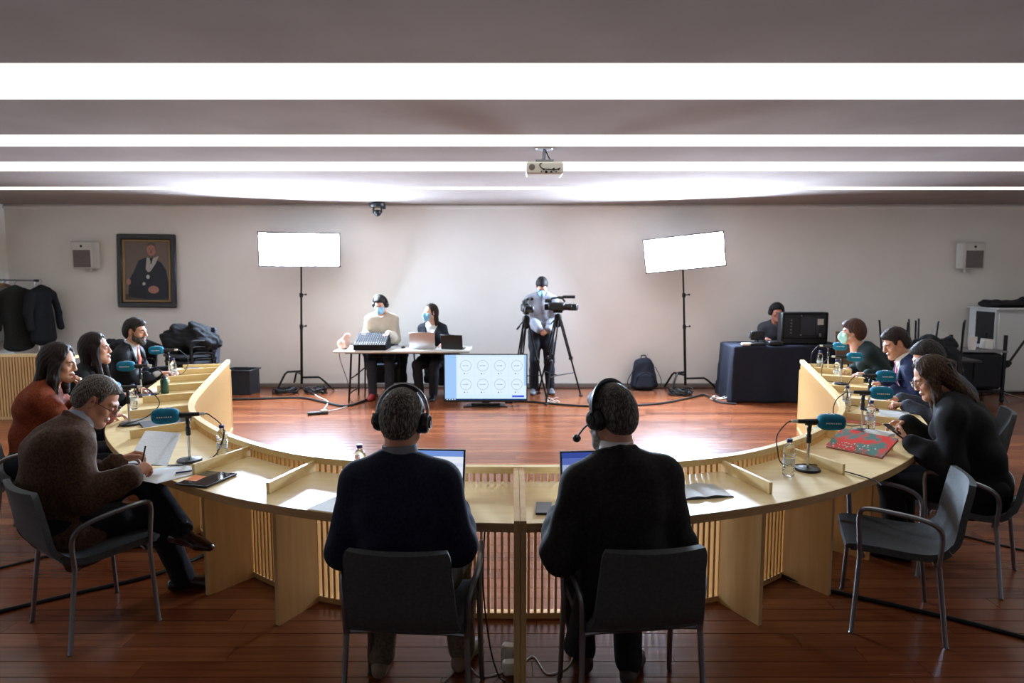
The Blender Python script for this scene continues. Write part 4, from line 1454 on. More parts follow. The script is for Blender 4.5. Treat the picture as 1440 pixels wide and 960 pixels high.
headset(P5, 'black and chrome headphones on the man in the navy jumper', -1, True)
headset(P6, 'black boom headset on the man in the black jacket', -1, False, cup=1.05)
headset(P7, 'black headphones on the sound engineer behind the mixer', 0, False)
headset(P10, 'dark headset on the operator behind the black case', 0, False, cup=.8)
# ------------------------------------------------------------------ chairs
def chair_proto():
    t = thing('armchair', 'x', 'chair', (0, 0, 0), 0, 'grey upholstered armchairs')
    prof = [(.245, .420, .215), (.225, .445, .232), (.10, .446, .238), (-.05, .434, .236), (-.145, .438, .230), (-.200, .468, .222), (-.235, .53, .212), (-.258, .62, .204), (-.280, .70, .198), (-.298, .765, .194), (-.306, .795, .182)]
    cur = crom([(0, a, b) for a, b, c in prof], 3)
    ws = crom([(c, 0, 0) for a, b, c in prof], 3)
    def rows(i0, i1):
        R = []
        for i in range(i0, i1):
            row = []
            for j in range(11):
                u = -1 + 2 * j / 10
                up = max(0, (cur[i].z - .5) / .3)
                row.append((ws[i].x * u, cur[i].y + .028 * u * u * min(1, up), cur[i].z + (.010 * u * u if up == 0 else 0)))
            R.append(row)
        return R
    n = len(cur)
    part('seat', MB().sheet(rows(0, 16), -.034), MT['chairgrey'], t)
    part('backrest', MB().sheet(rows(15, n), -.030), MT['chairgrey'], t)
    r = .0125
    for sx in (-1, 1):
        part('leg', MB().tube([(sx * .258, .205, 0), (sx * .252, .200, .012), (sx * .244, .178, .40)], [.011, .0115, r], 8), MT['steel'], t)
        part('leg', MB().tube([(sx * .258, -.215, 0), (sx * .252, -.210, .012), (sx * .238, -.165, .40)], [.011, .0115, r], 8), MT['steel'], t)
        pts = crom([(sx * .244, .178, .395), (sx * .247, .186, .52), (sx * .252, .190, .61), (sx * .258, .165, .648), (sx * .268, .05, .645), (sx * .268, -.08, .625), (sx * .255, -.150, .590), (sx * .242, -.172, .53), (sx * .238, -.165, .395)], 4)
        part('armrest', MB().tube(pts, r, 8), MT['steel'], t)
    for y in (.165, -.150):
        part('crossbar', MB().tube([(-.242, y, .398), (-.17, y, .405), (.17, y, .405), (.242, y, .398)], .010, 8), MT['steel'], t)
    return t
CH = chair_proto()
DARK = {'chair_grey_upholstery': MT['chairdark'], 'chair_tube_metal': MT['blackm']}
first = [True]
def chair(x, y, yaw, label, dark=False, z=0.0):
    if first[0]:
        first[0] = False
        CH.location = (x, y, z); CH.rotation_euler = (0, 0, D(yaw)); CH['label'] = label
        return CH
    return dup(CH, (x, y, z), D(yaw), label, None, DARK if dark else None)
chair(-.40, 2.70, -4, 'grey armchair under the man in the navy jumper')
chair(.49, 2.72, 7, 'grey armchair under the man in the black jacket')
chair(-2.165, 3.40, -38, 'grey armchair under the man in the brown tweed jacket')
chair(-3.27, 4.60, -66, 'grey armchair under the woman in the rust jumper')
chair(1.99, 3.45, 69, 'empty grey armchair at the right end of the near desk edge')
chair(2.74, 3.97, 47, 'grey armchair under the long-haired woman with the phone')
chair(-3.50, 5.56, -72, 'grey armchair under the woman with long straight dark hair')
chair(-3.90, 6.86, -86, 'grey armchair under the bearded man with the salmon tie')
chair(3.42, 5.12, 66, 'grey armchair under the man in the charcoal jumper')
chair(3.62, 6.02, 72, 'grey armchair under the man in the navy suit')
chair(3.86, 7.06, 74, 'grey armchair under the woman with the mint mask')
chair(-1.94, 10.20, 184, 'dark armchair under the sound engineer at the white table', True)
chair(-1.17, 10.16, 172, 'dark armchair under the woman in the black blazer', True)
chair(4.00, 10.30, 176, 'dark armchair under the operator behind the black case', True)
# stacked chairs by the back wall, left
for k in range(4):
    chair(-4.45, 9.45 - .03 * k, 155, ['bottom chair of the dark stack beside the black crate', 'second chair from the floor in the stack beside the black crate',
          'third chair from the floor in the stack beside the black crate', 'topmost chair of the stack beside the black crate'][k], True, .085 * k)
chair(-5.35, 9.5, 165, 'dark armchair with a black coat over it, left of the chair stack', True)
# upturned chairs on the black table, right
for k, (x, y, a) in enumerate(((4.98, 8.55, 20), (5.42, 8.62, -35))):
    o = dup(CH, (x, y, .76 + .455), D(a), ['upturned armchair on the left half of the black side table', 'upturned armchair on the right half of the black side table'][k], None, DARK)
    o.rotation_euler = (PI, 0, D(a))
# ------------------------------------------------------------------ things on the horseshoe desk
TZ = .7405
GREEN = None
MT['foam'] = noisy('teal_foam', (6, 104, 136), (10, 120, 152), (40, 40, 40), 1, 3, 0.9, .5, (500, 500, 500), bdist=.001)
MT['foamw'] = pmat('white_print', (222, 228, 230), .6)
MT['cap'] = pmat('navy_bottle_cap', (32, 34, 96), .4)
gl = pmat('clear_plastic', (238, 244, 248), .06, Transmission_Weight=1.0, IOR=1.30)
wat = pmat('water', (236, 244, 246), .02, Transmission_Weight=1.0, IOR=1.33)
MT['glass'] = gl

def microphone(x, y, d, label, tail=((-.16, .0, .16), (-.13, .02, .02), (-.05, .10, .006)), lift=0.0):
    """d: horizontal direction the foam points to"""
    t = thing('desk_microphone', label, 'microphone', (x, y, TZ), math.atan2(d[1], d[0]), 'desk microphones with teal foam covers')
    part('stand_base', MB().lathe([(.001, .0), (.066, .0), (.068, .006), (.064, .013), (.03, .018), (.012, .022), (.001, .022)], 28), MT['black'], t)
    part('stand_pole', MB().lathe([(.0075, .018), (.0075, .165)], 12), MT['chrome'], t)
    part('pole_sleeve', MB().lathe([(.011, .150), (.0135, .156), (.0135, .196), (.010, .200), (.010, .214), (.012, .218), (.012, .238), (.008, .244)], 14), MT['black'], t)
    z = .268
    part('clip', MB().tube([(.0, .0, .236), (.004, 0, .256)], [.010, .013], 10).tube([(-.022, 0, z - .004), (.034, 0, z - .002)], .0175, 12), MT['black'], t)
    R = Matrix.Rotation(PI / 2, 3, 'Y')
    part('microphone_body', MB().lathe([(.001, -.062), (.0115, -.062), (.0125, -.03), (.0155, .03), (.018, .055), (.018, .075)], 16, (0, 0, z), 0, R), MT['black'], t)
    part('connector', MB().lathe([(.001, -.092), (.0085, -.092), (.0095, -.085), (.0095, -.060)], 14, (0, 0, z), 0, R), MT['plug'], t)
    # foam: rounded block
    P = []
    for i in range(15):
        ph = -PI / 2 + PI * i / 14
        row = []
        for k in range(24):
            a = 2 * PI * k / 24
            se = lambda v, e: math.copysign(abs(v) ** e, v)
            row.append((.112 + .072 * se(math.sin(ph), .62), .042 * se(math.cos(ph), .62) * se(math.cos(a), .72), z + .044 * se(math.cos(ph), .62) * se(math.sin(a), .72)))
        P.append(row)
    mb = MB()
    n = len(P)
    vs = [p for r in P for p in r]
    fs = [(i * 24 + k, i * 24 + (k + 1) % 24, (i + 1) * 24 + (k + 1) % 24, (i + 1) * 24 + k) for i in range(n - 1) for k in range(24)]
    mb.add(vs, [f[::-1] for f in fs])
    f = part('foam_cover', mb, MT['foam'], t)
    pr = MB()
    for sy in (-1, 1):
        for i, (w0) in enumerate([.010, .007, .011, .006, .009, .010, .007]):
            pr.box((.078 + i * .0115, sy * .0422, z), (w0 * .9, .0012, .007))
    pr.box((.120, 0, z + .0440), (.004, .03, .0015)).lathe([(.010, 0), (.015, 0), (.015, .0012), (.010, .0012)], 18, (.100, 0, z + .0437), cap=False)
    o = part('white_print', pr, MT['foamw'], f, smooth=False); o['kind'] = 'stuff'
    pts = crom([(-.090, 0, z), (-.118, .0, z - .012)] + [tuple(p) for p in tail], 6)
    part('cable', MB().tube(pts, .0034, 8), MT['rubber'], t)
    return t
microphone(-1.835, 3.80, (-.94, -.30), 'teal foam desk microphone in front of the man in the tweed jacket', ((-.185, .0, .17), (-.14, .02, .03), (-.02, .08, .006), (.06, .09, .006), (.22, .04, .006)))
microphone(-2.70, 4.74, (-.9, -.30), 'teal foam desk microphone in front of the woman in the rust jumper', ((-.20, .02, .15), (-.12, .06, .06), (.02, .09, .02), (.06, .07, .006)))
microphone(-3.22, 5.86, (-.94, -.2), 'teal foam desk microphone in front of the woman with straight dark hair', ((-.19, .0, .16), (-.15, .04, .03), (-.05, .10, .006)))
microphone(-3.60, 7.10, (-.92, -.25), 'teal foam desk microphone in front of the bearded man', ((-.19, .0, .16), (-.15, .04, .03), (-.05, .10, .006)))
microphone(1.604, 3.62, (.95, -.1), 'teal foam desk microphone before the empty armchair', ((-.165, .0, .19), (-.165, -.01, .12), (-.12, .03, .02), (.04, .10, .006), (.18, -.02, .006), (.27, -.17, .006), (.285, -.24, .0)))
microphone(2.36, 4.53, (.92, -.2), 'teal foam desk microphone in front of the long-haired woman', ((-.17, .0, .20), (-.17, .02, .10), (-.06, .08, .02), (.06, .10, .03), (.06, .05, .006)))
microphone(2.80, 5.28, (.93, -.15), 'teal foam desk microphone in front of the man in the charcoal jumper', ((-.16, .0, .19), (-.15, .03, .04), (-.05, .10, .006)))
microphone(3.175, 6.52, (.93, -.2), 'teal foam desk microphone in front of the man in the navy suit', ((-.17, .0, .18), (-.16, .03, .04), (-.05, .10, .006)))
microphone(3.50, 7.50, (.93, -.25), 'teal foam desk microphone in front of the woman with the mint mask', ((-.17, .0, .18), (-.16, .03, .04), (-.05, .10, .006)))

def bottle(x, y, label):
    t = thing('water_bottle', label, 'bottle', (x, y, TZ), 0, 'clear water bottles on the desk')
    prof = [(.001, 0), (.026, 0), (.030, .006)]
    for i in range(9):
        prof += [(.031, .014 + i * .0125), (.0285, .020 + i * .0125)]
    prof += [(.031, .130), (.030, .142), (.022, .160), (.0125, .172), (.0125, .186)]
    part('bottle_body', MB().lathe(prof, 22), gl, t)
    part('bottle_cap', MB().lathe([(.0145, .180), (.0150, .183), (.0150, .196), (.0135, .198), (.001, .198)], 18), MT['cap'], t)
    part('label_band', MB().lathe([(.0318, .066), (.0318, .088)], 22, cap=False), pmat('bottle_label', (206, 216, 226), .4, Alpha=.55), t)
for x, y, l in ((-1.667, 3.85, 'water bottle beside the near left microphone'), (-.775, 3.40, 'water bottle by the left elbow of the man in the navy jumper'),
                (.70, 3.22, 'water bottle half hidden behind the man in the black jacket'), (1.46, 3.52, 'water bottle left of the microphone by the empty armchair'),
                (2.456, 4.60, 'water bottle behind the phone of the long-haired woman'), (2.594, 5.22, 'water bottle by the microphone of the man in charcoal'),
                (3.282, 6.84, 'water bottle on the desk near the black tablet at far right'), (3.481, 7.66, 'water bottle at the far right end of the desk'),
                (-3.475, 6.95, 'water bottle in the hand of the bearded man'), (-2.98, 5.30, 'water bottle between the two women on the left')):
    bottle(x, y, l)
t = thing('flask', 'dark green metal flask with black cap on the left desk', 'flask', (-3.10, 6.02, TZ))
part('flask_body', MB().lathe([(.001, 0), (.030, 0), (.033, .005), (.033, .115), (.028, .130), (.020, .136), (.001, .136)], 22), pmat('green_metal', (34, 74, 58), .35, .3), t)
part('flask_cap', MB().lathe([(.018, .134), (.020, .138), (.020, .154), (.017, .158), (.001, .158)], 18), MT['black'], t)

def quad_sheet(name, pts, mat, label, cat, th=.0012, group=None, curve=0.0):
    """thin sheet through four corners (bl, br, tr, tl)"""
    a, b, c, d = [Vector(p) for p in pts]
    o0 = (a + b + c + d) / 4
    P = []
    for i in range(6):
        u = i / 5; row = []
        for j in range(6):
            v = j / 5
            p = a.lerp(b, u).lerp(d.lerp(c, u), v) - o0
            p.z += curve * math.sin(PI * v) + curve * .4 * math.sin(PI * u)
            row.append(p)
        P.append(row)
    o = part(name, MB().sheet(P, th), mat, None, o0)
    return tag(o, label, cat, group)
PAPER = MT['paper']
def printed(name, rows=(24, 60), ink=(150, 152, 160)):
    m = pmat(name, (236, 236, 232), .7)
    nt, N, L, b = nodes(m)
    tc = N.new('ShaderNodeTexCoord'); mp = N.new('ShaderNodeMapping'); mp.inputs['Scale'].default_value = (rows[0], rows[1], 1)
    L.new(tc.outputs['Object'], mp.inputs['Vector'])
    w = N.new('ShaderNodeTexWave'); w.bands_direction = 'Y'; w.inputs['Scale'].default_value = 1.2; w.inputs['Distortion'].default_value = 1.5
    L.new(mp.outputs[0], w.inputs['Vector'])
    n = N.new('ShaderNodeTexNoise'); n.inputs['Scale'].default_value = 2.5; L.new(mp.outputs[0], n.inputs['Vector'])
    mm = N.new('ShaderNodeMath'); mm.operation = 'MULTIPLY'; L.new(w.outputs['Fac'], mm.inputs[0]); L.new(n.outputs['Fac'], mm.inputs[1])
    r = N.new('ShaderNodeValToRGB'); r.color_ramp.elements[0].position = .38; r.color_ramp.elements[1].position = .46
    r.color_ramp.elements[0].color = lin((236, 236, 232)); r.color_ramp.elements[1].color = lin(ink)
    L.new(mm.outputs[0], r.inputs[0]); L.new(r.outputs[0], b.inputs['Base Color'])
    return m
PRINT = translucent(printed('printed_paper', ink=(196, 198, 204)))
z = TZ
quad_sheet('paper_sheet', [(-2.12, 3.68, z + .022), (-1.87, 3.62, z + .022), (-1.845, 3.74, .915), (-2.075, 3.80, .915)], PRINT, 'white sheet held upright by the man in the tweed jacket', 'paper', curve=.006)
quad_sheet('paper_sheet', [(-2.06, 3.52, z + .001), (-1.90, 3.44, z + .001), (-1.70, 3.64, z + .001), (-1.86, 3.74, z + .001)], PRINT, 'printed sheet lying flat under the upright sheet at near left', 'paper')
quad_sheet('paper_sheet', [(-1.90, 3.42, z + .002), (-1.80, 3.37, z + .002), (-1.68, 3.55, z + .002), (-1.80, 3.60, z + .002)], PAPER, 'small white sheet beside the black tablet and orange note', 'paper')
t = thing('pen', 'dark blue pen lying by the orange sticky note', 'pen', (-1.735, 3.57, z + .008), D(30))
part('barrel', MB().tube([(-.06, 0, 0), (.05, 0, 0)], .0045, 8), pmat('blue_pen', (30, 48, 110), .3), t)
part('tip', MB().tube([(.05, 0, 0), (.068, 0, 0)], [.0045, .001], 8), MT['chrome'], t)
t = thing('pen', 'black pen held by the man in the tweed jacket', 'pen', (-1.925, 3.475, .85), 0)
part('barrel', MB().tube([(-.002, -.01, -.05), (.008, .025, .055)], .0042, 8), MT['black'], t)
part('tip', MB().tube([(-.002, -.01, -.05), (-.0036, -.0155, -.066)], [.0042, .001], 8), MT['chrome'], t)
t = thing('tablet', 'black tablet lying flat on the near left desk', 'tablet', (-1.575, 3.437, z + .006), D(-15))
part('tablet_body', MB().box((0, 0, 0), (.19, .24, .010), bev=.004), MT['black'], t)
part('screen', MB().box((0, 0, .0053), (.172, .222, .0008)), pmat('dark_glass', (10, 11, 13), .08), t, smooth=False)
quad_sheet('sticky_note', [(-1.672, 3.395, z + .0128), (-1.604, 3.380, z + .0128), (-1.588, 3.462, z + .0128), (-1.652, 3.474, z + .0160)], pmat('orange_note', (246, 150, 92), .7), 'orange sticky note on the black tablet', 'note', .0006)

def laptop(name, label, x, y, yaw, w, d, tilt, shell, scr, keys=(30, 31, 34), zz=TZ, screen_on=True):
    """opens towards -y"""
    t = thing(name, label, 'laptop', (x, y, zz), D(yaw))
    part('base', MB().box((0, 0, .008), (w, d, .014), bev=.005), shell, t)
    kb = MB()
    for r in range(5):
        for c in range(13):
            kb.box((-w * .43 + (c + .5) * w * .86 / 13, d * .36 - r * d * .10, .0158), (w * .86 / 13 * .82, d * .082, .0016))
    o = part('keyboard', kb, pmat('keys', keys, .5), t, smooth=False); o['kind'] = 'stuff'
    part('trackpad', MB().box((0, -d * .30, .0152), (w * .32, d * .26, .0006)), pmat('trackpad', tuple(int(v * 88) + 40 for v in (1, 1, 1)), .35), t, smooth=False)
    R = Matrix.Rotation(-D(tilt), 3, 'X')
    h = d * .95
    piv = Vector((0, d / 2 - .004, .014))
    lid = part('lid', MB().box(piv + R @ Vector((0, .003, h / 2)), (w, .007, h), R, bev=.003), shell, t)
    part('bezel', MB().box(piv + R @ Vector((0, -.0010, h / 2)), (w * .985, .0012, h * .96), R), MT['black'], lid, smooth=False)
    part('screen', MB().box(piv + R @ Vector((0, -.0020, h / 2 + .004)), (w * .93, .0012, h * .87), R), scr, lid, smooth=False)
    return t
def screen_mat(name, strength, top=(120, 160, 226), body=(238, 242, 250), bands=()):
    m = bpy.data.materials.new(name); m.use_nodes = True
    nt = m.node_tree; N = nt.nodes; L = nt.links
    for n in list(N): N.remove(n)
    e = N.new('ShaderNodeEmission'); e.inputs[1].default_value = strength
    o = N.new('ShaderNodeOutputMaterial'); L.new(e.outputs[0], o.inputs[0])
    tc = N.new('ShaderNodeTexCoord'); sp = N.new('ShaderNodeSeparateXYZ'); L.new(tc.outputs['Generated'], sp.inputs[0])
    r = N.new('ShaderNodeValToRGB'); r.color_ramp.interpolation = 'CONSTANT'
    r.color_ramp.elements[0].position = 0; r.color_ramp.elements[0].color = lin(body)
    r.color_ramp.elements[1].position = .86; r.color_ramp.elements[1].color = lin(top)
    for p_, c_ in bands:
        x_ = r.color_ramp.elements.new(p_); x_.color = lin(c_)
    L.new(sp.outputs['Z'], r.inputs[0]); L.new(r.outputs[0], e.inputs[0])
    return m
laptop('laptop', 'open laptop with glowing document before the man in the navy jumper', -.40, 3.03, -4, .335, .235, 20, MT['alu'], screen_mat('document_screen', .95, (116, 150, 220), (232, 238, 250), ((.06, (120, 128, 150)), (.09, (232, 238, 250)), (.62, (214, 224, 246)), (.70, (232, 238, 250)))))
laptop('laptop', 'open white laptop before the man in the black jacket', .405, 3.02, 6, .33, .23, 14, MT['white'], screen_mat('blue_screen', .8, (62, 84, 170), (176, 192, 236), ((.70, (96, 116, 196)),)))
def book_open(name, label, c, yaw, w, d, cover, th=.012):
    t = thing(name, label, 'notebook', (c[0], c[1], TZ), D(yaw))
    part('cover', MB().box((0, 0, .0015), (w, d, .003), bev=.001), cover, t)
    for sx in (-1, 1):
        P = []
        for i in range(7):
            u = i / 6
            P.append([(sx * u * w * .485, -d * .48, .0035 + th * math.sin(PI * min(1, u * 1.1 + .08)) * (1 - u * .6)), (sx * u * w * .485, d * .48, .0035 + th * math.sin(PI * min(1, u * 1.1 + .08)) * (1 - u * .6))])
        if sx < 0: P = P[::-1]
        part('page', MB().sheet(P, .002), PAPER, t)
    return t
book_open('notebook', 'open white notebook right of the man in the black jacket', (.90, 3.24), 12, .29, .20, MT['black'])
tag(part('phone', MB().box((0, 0, .005), (.075, .150, .009), bev=.003), pmat('dark_grey_phone', (46, 50, 58), .3), None, (.145, 3.0, TZ), (0, 0, D(-3))), 'dark grey phone left of the man in the black jacket', 'phone')
quad_sheet('paper_sheet', [(-.93, 3.00, z + .001), (-.76, 2.94, z + .001), (-.66, 3.14, z + .001), (-.83, 3.20, z + .001)], PAPER, 'white sheet under the left arm of the man in the navy jumper', 'paper')

# right-hand side papers
def floral():
    m = pmat('red_floral_cover', (214, 52, 50), .45)
    nt, N, L, b = nodes(m)
    tc = N.new('ShaderNodeTexCoord')
    n = N.new('ShaderNodeTexNoise'); n.inputs['Scale'].default_value = 14; n.inputs['Detail'].default_value = 3; L.new(tc.outputs['Object'], n.inputs['Vector'])
    v = N.new('ShaderNodeTexVoronoi'); v.inputs['Scale'].default_value = 55; L.new(tc.outputs['Object'], v.inputs['Vector'])
    r = N.new('ShaderNodeValToRGB'); r.color_ramp.interpolation = 'EASE'
    e = r.color_ramp.elements; e[0].position = .44; e[0].color = lin((236, 58, 54)); e[1].position = .60; e[1].color = lin((84, 134, 128))
    L.new(n.outputs['Fac'], r.inputs[0])
    n2 = N.new('ShaderNodeTexNoise'); n2.inputs['Scale'].default_value = 8; n2.inputs['Detail'].default_value = 1
    mp = N.new('ShaderNodeMapping'); mp.inputs['Location'].default_value = (3, 7, 1); L.new(tc.outputs['Object'], mp.inputs[0]); L.new(mp.outputs[0], n2.inputs['Vector'])
    a = N.new('ShaderNodeMath'); a.operation = 'LESS_THAN'; a.inputs[1].default_value = .30; L.new(v.outputs['Distance'], a.inputs[0])
    c = N.new('ShaderNodeMath'); c.operation = 'GREATER_THAN'; c.inputs[1].default_value = .58; L.new(n2.outputs['Fac'], c.inputs[0])
    k = N.new('ShaderNodeMath'); k.operation = 'MULTIPLY'; L.new(a.outputs[0], k.inputs[0]); L.new(c.outputs[0], k.inputs[1])
    mx = N.new('ShaderNodeMix'); mx.data_type = 'RGBA'; L.new(k.outputs[0], mx.inputs[0]); L.new(r.outputs[0], mx.inputs[6]); mx.inputs[7].default_value = lin((228, 222, 216))
    L.new(mx.outputs[2], b.inputs['Base Color'])
    return m
t = thing('folder', 'red folder with a teal and white flower pattern', 'folder', (2.10, 4.02, TZ + .044), D(-54.5))
t.rotation_euler = (D(24), 0, D(-54.5))
part('cover', MB().box((0, 0, .0125), (.34, .205, .002), bev=.0008), floral(), t)
part('pages', MB().box((0, 0, .0068), (.332, .198, .0095)), PAPER, t, smooth=False)
part('back_cover', MB().box((0, 0, .0012), (.34, .205, .002)), pmat('red_card', (190, 44, 44), .5), t, smooth=False)
book_open('notebook', 'open book of white pages by the phone of the long-haired woman', (2.36, 4.44), 40, .36, .25, PAPER, .018)
o = tag(part('phone', MB().box((0, 0, 0), (.075, .150, .008), bev=.003).box((0, 0, .0044), (.068, .136, .0006)), [pmat('phone_black', (14, 14, 17), .12)], None, (2.335, 4.075, .845), (D(30), D(8), D(38))), 'dark phone in the hand of the long-haired woman', 'phone')
for (x, y, a, l) in ((2.90, 5.10, 62, 'grey notebook lying open before the man in charcoal'), ):
    book_open('notebook', l, (x, y), a, .30, .21, pmat('grey_cover', (92, 96, 104), .5), .006)
tag(part('folder', MB().box((0, 0, .003), (.32, .23, .005), bev=.001), pmat('coral_card', (206, 112, 96), .6), None, (2.56, 4.90, TZ), (0, 0, D(60))), 'coral folder between the two microphones on the right', 'folder')
quad_sheet('paper_sheet', [(3.10, 6.10, z + .001), (3.28, 6.02, z + .001), (3.36, 6.28, z + .001), (3.14, 6.34, z + .001)], PAPER, 'white sheet under the hands of the man in the navy suit', 'paper')
quad_sheet('paper_sheet', [(2.86, 5.52, z + .001), (3.06, 5.44, z + .001), (3.14, 5.70, z + .001), (2.94, 5.78, z + .001)], PAPER, 'white sheet beside the hand of the man in charcoal', 'paper')
t = thing('tablet', 'black tablet between the navy suit and the mint mask', 'tablet', (3.44, 6.72, TZ + .006), D(70))
part('tablet_body', MB().box((0, 0, 0), (.20, .28, .010), bev=.004), MT['black'], t)
part('screen', MB().box((0, 0, .0053), (.185, .26, .0008)), pmat('dark_glass2', (12, 13, 15), .1), t, smooth=False)
t = laptop('laptop', 'dark laptop on the desk between woman with mint mask and navy suit', 3.60, 6.50, 250, .30, .20, 40, MT['black'], pmat('dark_screen', (14, 15, 18), .15))
quad_sheet('paper_sheet', [(3.46, 7.22, z + .001), (3.64, 7.16, z + .001), (3.70, 7.40, z + .001), (3.50, 7.44, z + .001)], PAPER, 'white sheet before the woman with the mint mask', 'paper')
# pale blue mask lying on the desk
P = [[(-.085 + .17 * i / 8, -.045 + .09 * j / 5, .012 + .010 * math.sin(PI * i / 8) + .006 * math.sin(2.2 * j + i)) for j in range(6)] for i in range(9)]
t = thing('face_mask', 'pale blue surgical mask lying by the right desk rail', 'mask', (2.13, 4.55, TZ), D(20))
part('mask_sheet', MB().sheet(P, .002), BLUEMASK, t)
part('mask_loop', MB().tube(crom([(-.085, .04, .012), (-.12, .03, .004), (-.125, -.02, .004), (-.085, -.04, .012)], 5), .0014, 5), MT['white'], t)
# left-hand papers
quad_sheet('paper_sheet', [(-2.82, 4.85, z + .001), (-2.60, 4.72, z + .001), (-2.44, 4.96, z + .001), (-2.66, 5.06, z + .001)], PRINT, 'white sheet before the woman in the rust jumper', 'paper')
tag(part('folder', MB().box((0, 0, .006), (.34, .24, .010), bev=.002), pmat('charcoal_folder', (50, 54, 60), .5), None, (-2.45, 4.78, TZ + .002), (0, 0, D(36))), 'charcoal folder by the microphone of the woman in rust', 'folder')
quad_sheet('paper_sheet', [(-3.36, 6.12, z + .001), (-3.16, 6.06, z + .001), (-3.10, 6.30, z + .001), (-3.30, 6.36, z + .001)], PAPER, 'white sheet behind the green flask', 'paper')
t = thing('phone', 'dark blue phone before the woman with straight dark hair', 'phone', (-3.20, 5.96, TZ), D(60))
part('phone_body', MB().box((0, 0, .005), (.075, .15, .009), bev=.003), pmat('navy_phone', (26, 34, 62), .25), t)
quad_sheet('paper_sheet', [(-3.66, 7.26, z + .001), (-3.48, 7.22, z + .001), (-3.46, 7.42, z + .001), (-3.64, 7.46, z + .001)], PAPER, 'white sheet at the far left end of the desk', 'paper')
tag(part('wallet', MB().box((0, 0, .008), (.11, .16, .015), bev=.005), pmat('dark_wallet', (62, 48, 40), .5), None, (-3.56, 7.55, TZ), (0, 0, D(70))), 'dark wallet at the far left end of the desk', 'wallet')

# ------------------------------------------------------------------ screen on the floor stand
t = thing('television', 'flat screen television on a low stand showing eight pale circles', 'television', (-.36, 9.22, 0))
sw, sh_, cz = 1.11, .625, .395
part('back_cover', MB().box((0, .028, cz), (sw + .01, .045, sh_ + .015), bev=.012), MT['black'], t)
bz = MB()
for c, d in (((0, 0, cz + sh_ / 2 + .004), (sw + .03, .016, .014)), ((0, 0, cz - sh_ / 2 - .012), (sw + .03, .016, .028)), ((-sw / 2 - .008, 0, cz), (.014, .016, sh_)), ((sw / 2 + .008, 0, cz), (.014, .016, sh_))):
    bz.box(c, d)
part('bezel', bz, MT['black'], t, smooth=False)
part('stand_neck', MB().box((0, .03, .05), (.10, .03, .07)), MT['black'], t, smooth=False)
part('stand_base', MB().prism([(-.30, -.10), (.30, -.10), (.24, .12), (-.24, .12)], 0, .014).box((0, .0, .03), (.40, .05, .03), bev=.01), MT['black'], t)
cols = [('screen_light', (214, 236, 252)), ('screen_side', (160, 200, 248)), ('screen_ring', (176, 190, 200)), ('screen_dot', (72, 84, 128)), ('screen_button', (64, 84, 226)), ('screen_task', (30, 66, 110)), ('screen_card', (222, 240, 253)), ('screen_ink', (150, 160, 176))]
ems = [emat(n, c, 1.05) for n, c in cols]
im = MB()
Y0 = -.004
def rect(x0, z0, x1, z1, mi, dy=0.0):
    im.add([(x0, Y0 - dy, z0), (x1, Y0 - dy, z0), (x1, Y0 - dy, z1), (x0, Y0 - dy, z1)], [(0, 1, 2, 3)], mi)
L0, B0 = -sw / 2, cz - sh_ / 2
rect(L0, B0, L0 + sw, B0 + sh_, 0)
rect(L0, B0 + .02, L0 + .155, B0 + sh_, 1, .0006)
rect(L0, B0, L0 + sw, B0 + .020, 5, .0006)
for i in range(4): rect(L0 + .02 + i * .035, B0 + .004, L0 + .038 + i * .035, B0 + .016, 6, .001)
rect(L0 + sw - .03, B0 + .2, L0 + sw, B0 + sh_, 1, .0006)
for r in range(2):
    for c in range(4):
        cx = L0 + .285 + c * .232; cy = B0 + .475 - r * .258
        rect(cx - .108, cy - .135, cx + .108, cy + .115, 6, .0005)
        n = 40; vs = []; fs = []
        for k in range(n):
            a = 2 * PI * k / n
            for rr in (.070, .077): vs.append((cx + rr * math.cos(a), Y0 - .001, cy + rr * math.sin(a)))
        for k in range(n):
            k2 = (k + 1) % n
            fs.append((2 * k, 2 * k + 1, 2 * k2 + 1, 2 * k2))
        im.add(vs, fs, 2)
        for q, w_ in enumerate((.016, .012, .018, .014)):
            rect(cx - .040 + q * .020, cy - .005, cx - .040 + q * .020 + w_, cy + .005, 7, .001)
        im.add([(cx - .018 + .009 * math.cos(2 * PI * k / 12), Y0 - .001, cy - .108 + .009 * math.sin(2 * PI * k / 12)) for k in range(12)], [tuple(range(12))], 3)
        rect(cx + .016, cy - .115, cx + .024, cy - .101, 7, .001)
rect(L0 + sw - .195, B0 + .040, L0 + sw - .03, B0 + .066, 4, .001)
part('screen_image', im, ems, t, smooth=False)

# ------------------------------------------------------------------ white folding table and what stands on it
t = thing('folding_table', 'white folding table with black legs below the left studio light', 'table', (-1.535, 9.78, 0))
part('tabletop', MB().box((0, 0, .722), (1.90, .74, .036), bev=.012), MT['plug'], t)
part('table_rail', MB().box((0, .0, .695), (1.6, .6, .018)), MT['blackm'], t, smooth=False)
for sx in (-1, 1):
    for sy in (-1, 1):
        part('leg', MB().tube([(sx * .72, sy * .27, .69), (sx * .74, sy * .27, .35), (sx * .76, sy * .31, .0)], .014, 8), MT['blackm'], t)
    part('crossbar', MB().tube([(sx * .742, -.275, .33), (sx * .742, .275, .33)], .010, 8).tube([(sx * .755, -.29, .12), (sx * .755, .29, .12)], .010, 8), MT['blackm'], t)
    part('brace', MB().tube([(sx * .74, 0, .33), (sx * .30, 0, .69)], .009, 8), MT['blackm'], t)
tz = .7405
t = thing('sound_mixer', 'black sound mixer with rows of knobs on the white table', 'mixer', (-1.98, 9.63, tz), D(180))
R = Matrix.Rotation(D(38), 3, 'X')
